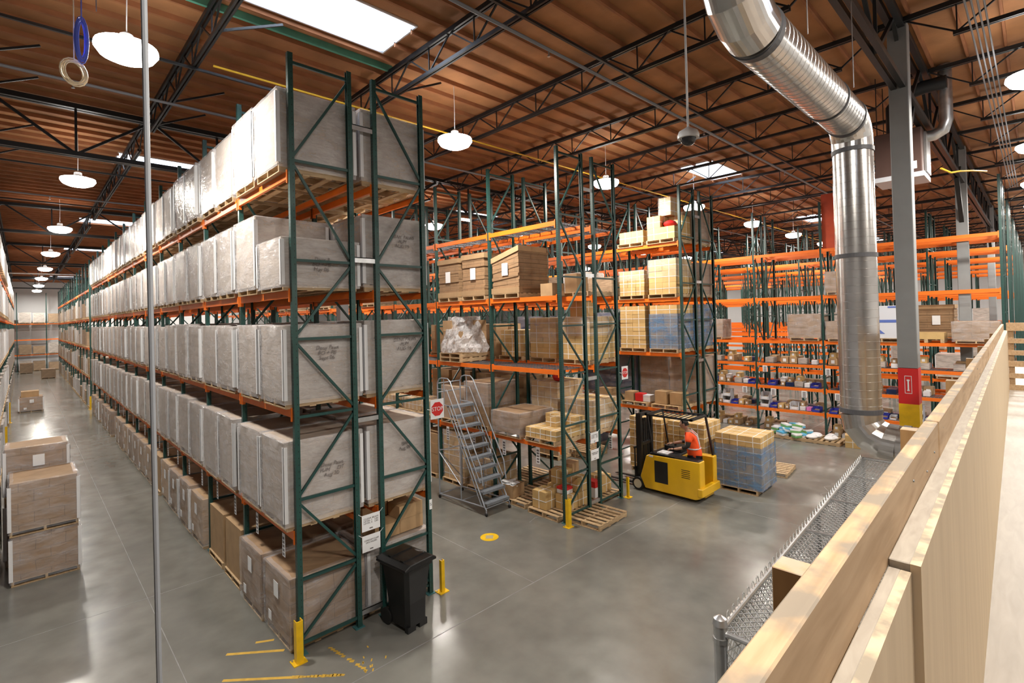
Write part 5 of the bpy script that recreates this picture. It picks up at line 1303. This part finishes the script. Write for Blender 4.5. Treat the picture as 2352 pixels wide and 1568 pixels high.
# fascia board under the deck edge
obj('rim_board', MB().box(-4, .0, -.33, 14, .035, .0), LUMBER, t)
t = thing('slatted_rail', 'horizontal board guard rail closing the far end of the upper deck', 'railing', (12.0, -7.35, 3.13), MA)
for z0, z1 in ((1.33, 1.50), (1.07, 1.17), (.82, .92), (.58, .70), (.34, .44), (.02, .20)): obj('rail_board', MB().box(-.02, -6, z0, .02, 0, z1), LUMBER, t)
for y in (-.02, -1.9, -3.8): obj('rail_post', MB().box(.021, y - .09, 0, .06, y, 1.5), LUMBER, t)
t = thing('bin_shelving', 'grey shelving with blue bins behind the slatted railing', 'shelving', (13.7, -8.6, 3.13), MA)
for z in (.02, .42, .82): obj('shelf', MB().box(-.25, -1.0, z, .25, .9, z + .03), GPIPE, t)
for y in (-1.0, .88): obj('shelf_post', MB().box(-.25, y, 0, .25, y + .03, 1.25), GPIPE, t)
for i in range(4):
    for q, z in enumerate((.45, .85)): shelf_item('blue bin', 13.68, -9.35 + i * .42, 3.13 + z + .003, 'blue bin behind the slatted railing, %s shelf, %s from the left' % (('lower', 'upper')[q], ('fourth', 'third', 'second', 'first')[i]))
# chain-link cage below the guard wall
t = thing('wire_cage', 'silver chain-link storage cage roof running below the wooden wall', 'cage', (.33, -6.34, 0), .050)
CW, CD_, CHh = 5.15, 1.1, 2.93
def lattice(u1, v1, f, sp=.068, wr=.0055):
    mm = MB(); n = int((u1 + v1) / sp)
    for i in range(1, n):
        s_ = i * sp; u0, v0 = min(s_, u1), max(0, s_ - u1); ua, va = max(0, s_ - v1), min(s_, v1)
        mm.bar(f(u0, v0), f(ua, va), wr); s2 = s_ - v1
        u0, v0 = (max(0, s2), max(0, -s2)); L_ = min(u1 - u0, v1 - v0)
        if L_ > .01: mm.bar(f(u0, v0), f(u0 + L_, v0 + L_), wr)
    return mm
obj('roof_mesh', lattice(CW, CD_, lambda u, v: (u, -v, CHh)), WIRE, t); m = lattice(CW, CHh, lambda u, v: (u, .0, v), .075); obj('side_mesh', lattice(CD_, CHh, lambda u, v: (0, -u, v), .075), WIRE, t)
for i in range(int(CW / .10)):
    x = .03 + i * .10; m.tube([(x, .0, CHh + .01), (x + .010, .008, CHh + .03), (x + .022, .012, CHh + .055), (x + .042, .012, CHh + .062), (x + .052, .010, CHh + .045), (x + .045, .0, CHh + .02), (x + .02, -.005, CHh)], .0042, 5)
obj('front_mesh', m, WIRE, t)
obj('corner_post', MB().tube([(0, 0, 0), (0, 0, CHh + .05)], .042, 16).lathe([(.048, CHh + .05), (.04, CHh + .09), (.01, CHh + .11)], 0, 0, 14), GALV, t, smooth=True)
for i in range(1, 5): obj('line_post', MB().tube([(i * CW / 4, 0, 0), (i * CW / 4, 0, CHh)], .03, 12), GALV, t)
obj('top_rail', MB().tube([(0, .0, CHh), (CW, 0, CHh)], .022, 12), GALV, t); obj('back_rail', MB().tube([(0, -CD_, CHh), (CW, -CD_, CHh)], .022, 12), GALV, t)
for i in range(6): obj('cross_rail', MB().tube([(i * CW / 5, 0, CHh), (i * CW / 5, -CD_, CHh)], .018, 10), GALV, t)
for z in (CHh - .06, CHh - .5, 1.2): obj('tension_band', MB().tube([(0, 0, z), (0, 0, z + .03)], .047, 14), GALV, t)
for i in range(3):
    put(sb, 2.2 + i * 1.5, -6.75, .002, 'brown carton stored inside the chain-link cage, %s one' % ('first', 'second', 'third')[i], .2 * i, None, (1.3, 1.3, 1.6), 'carton')
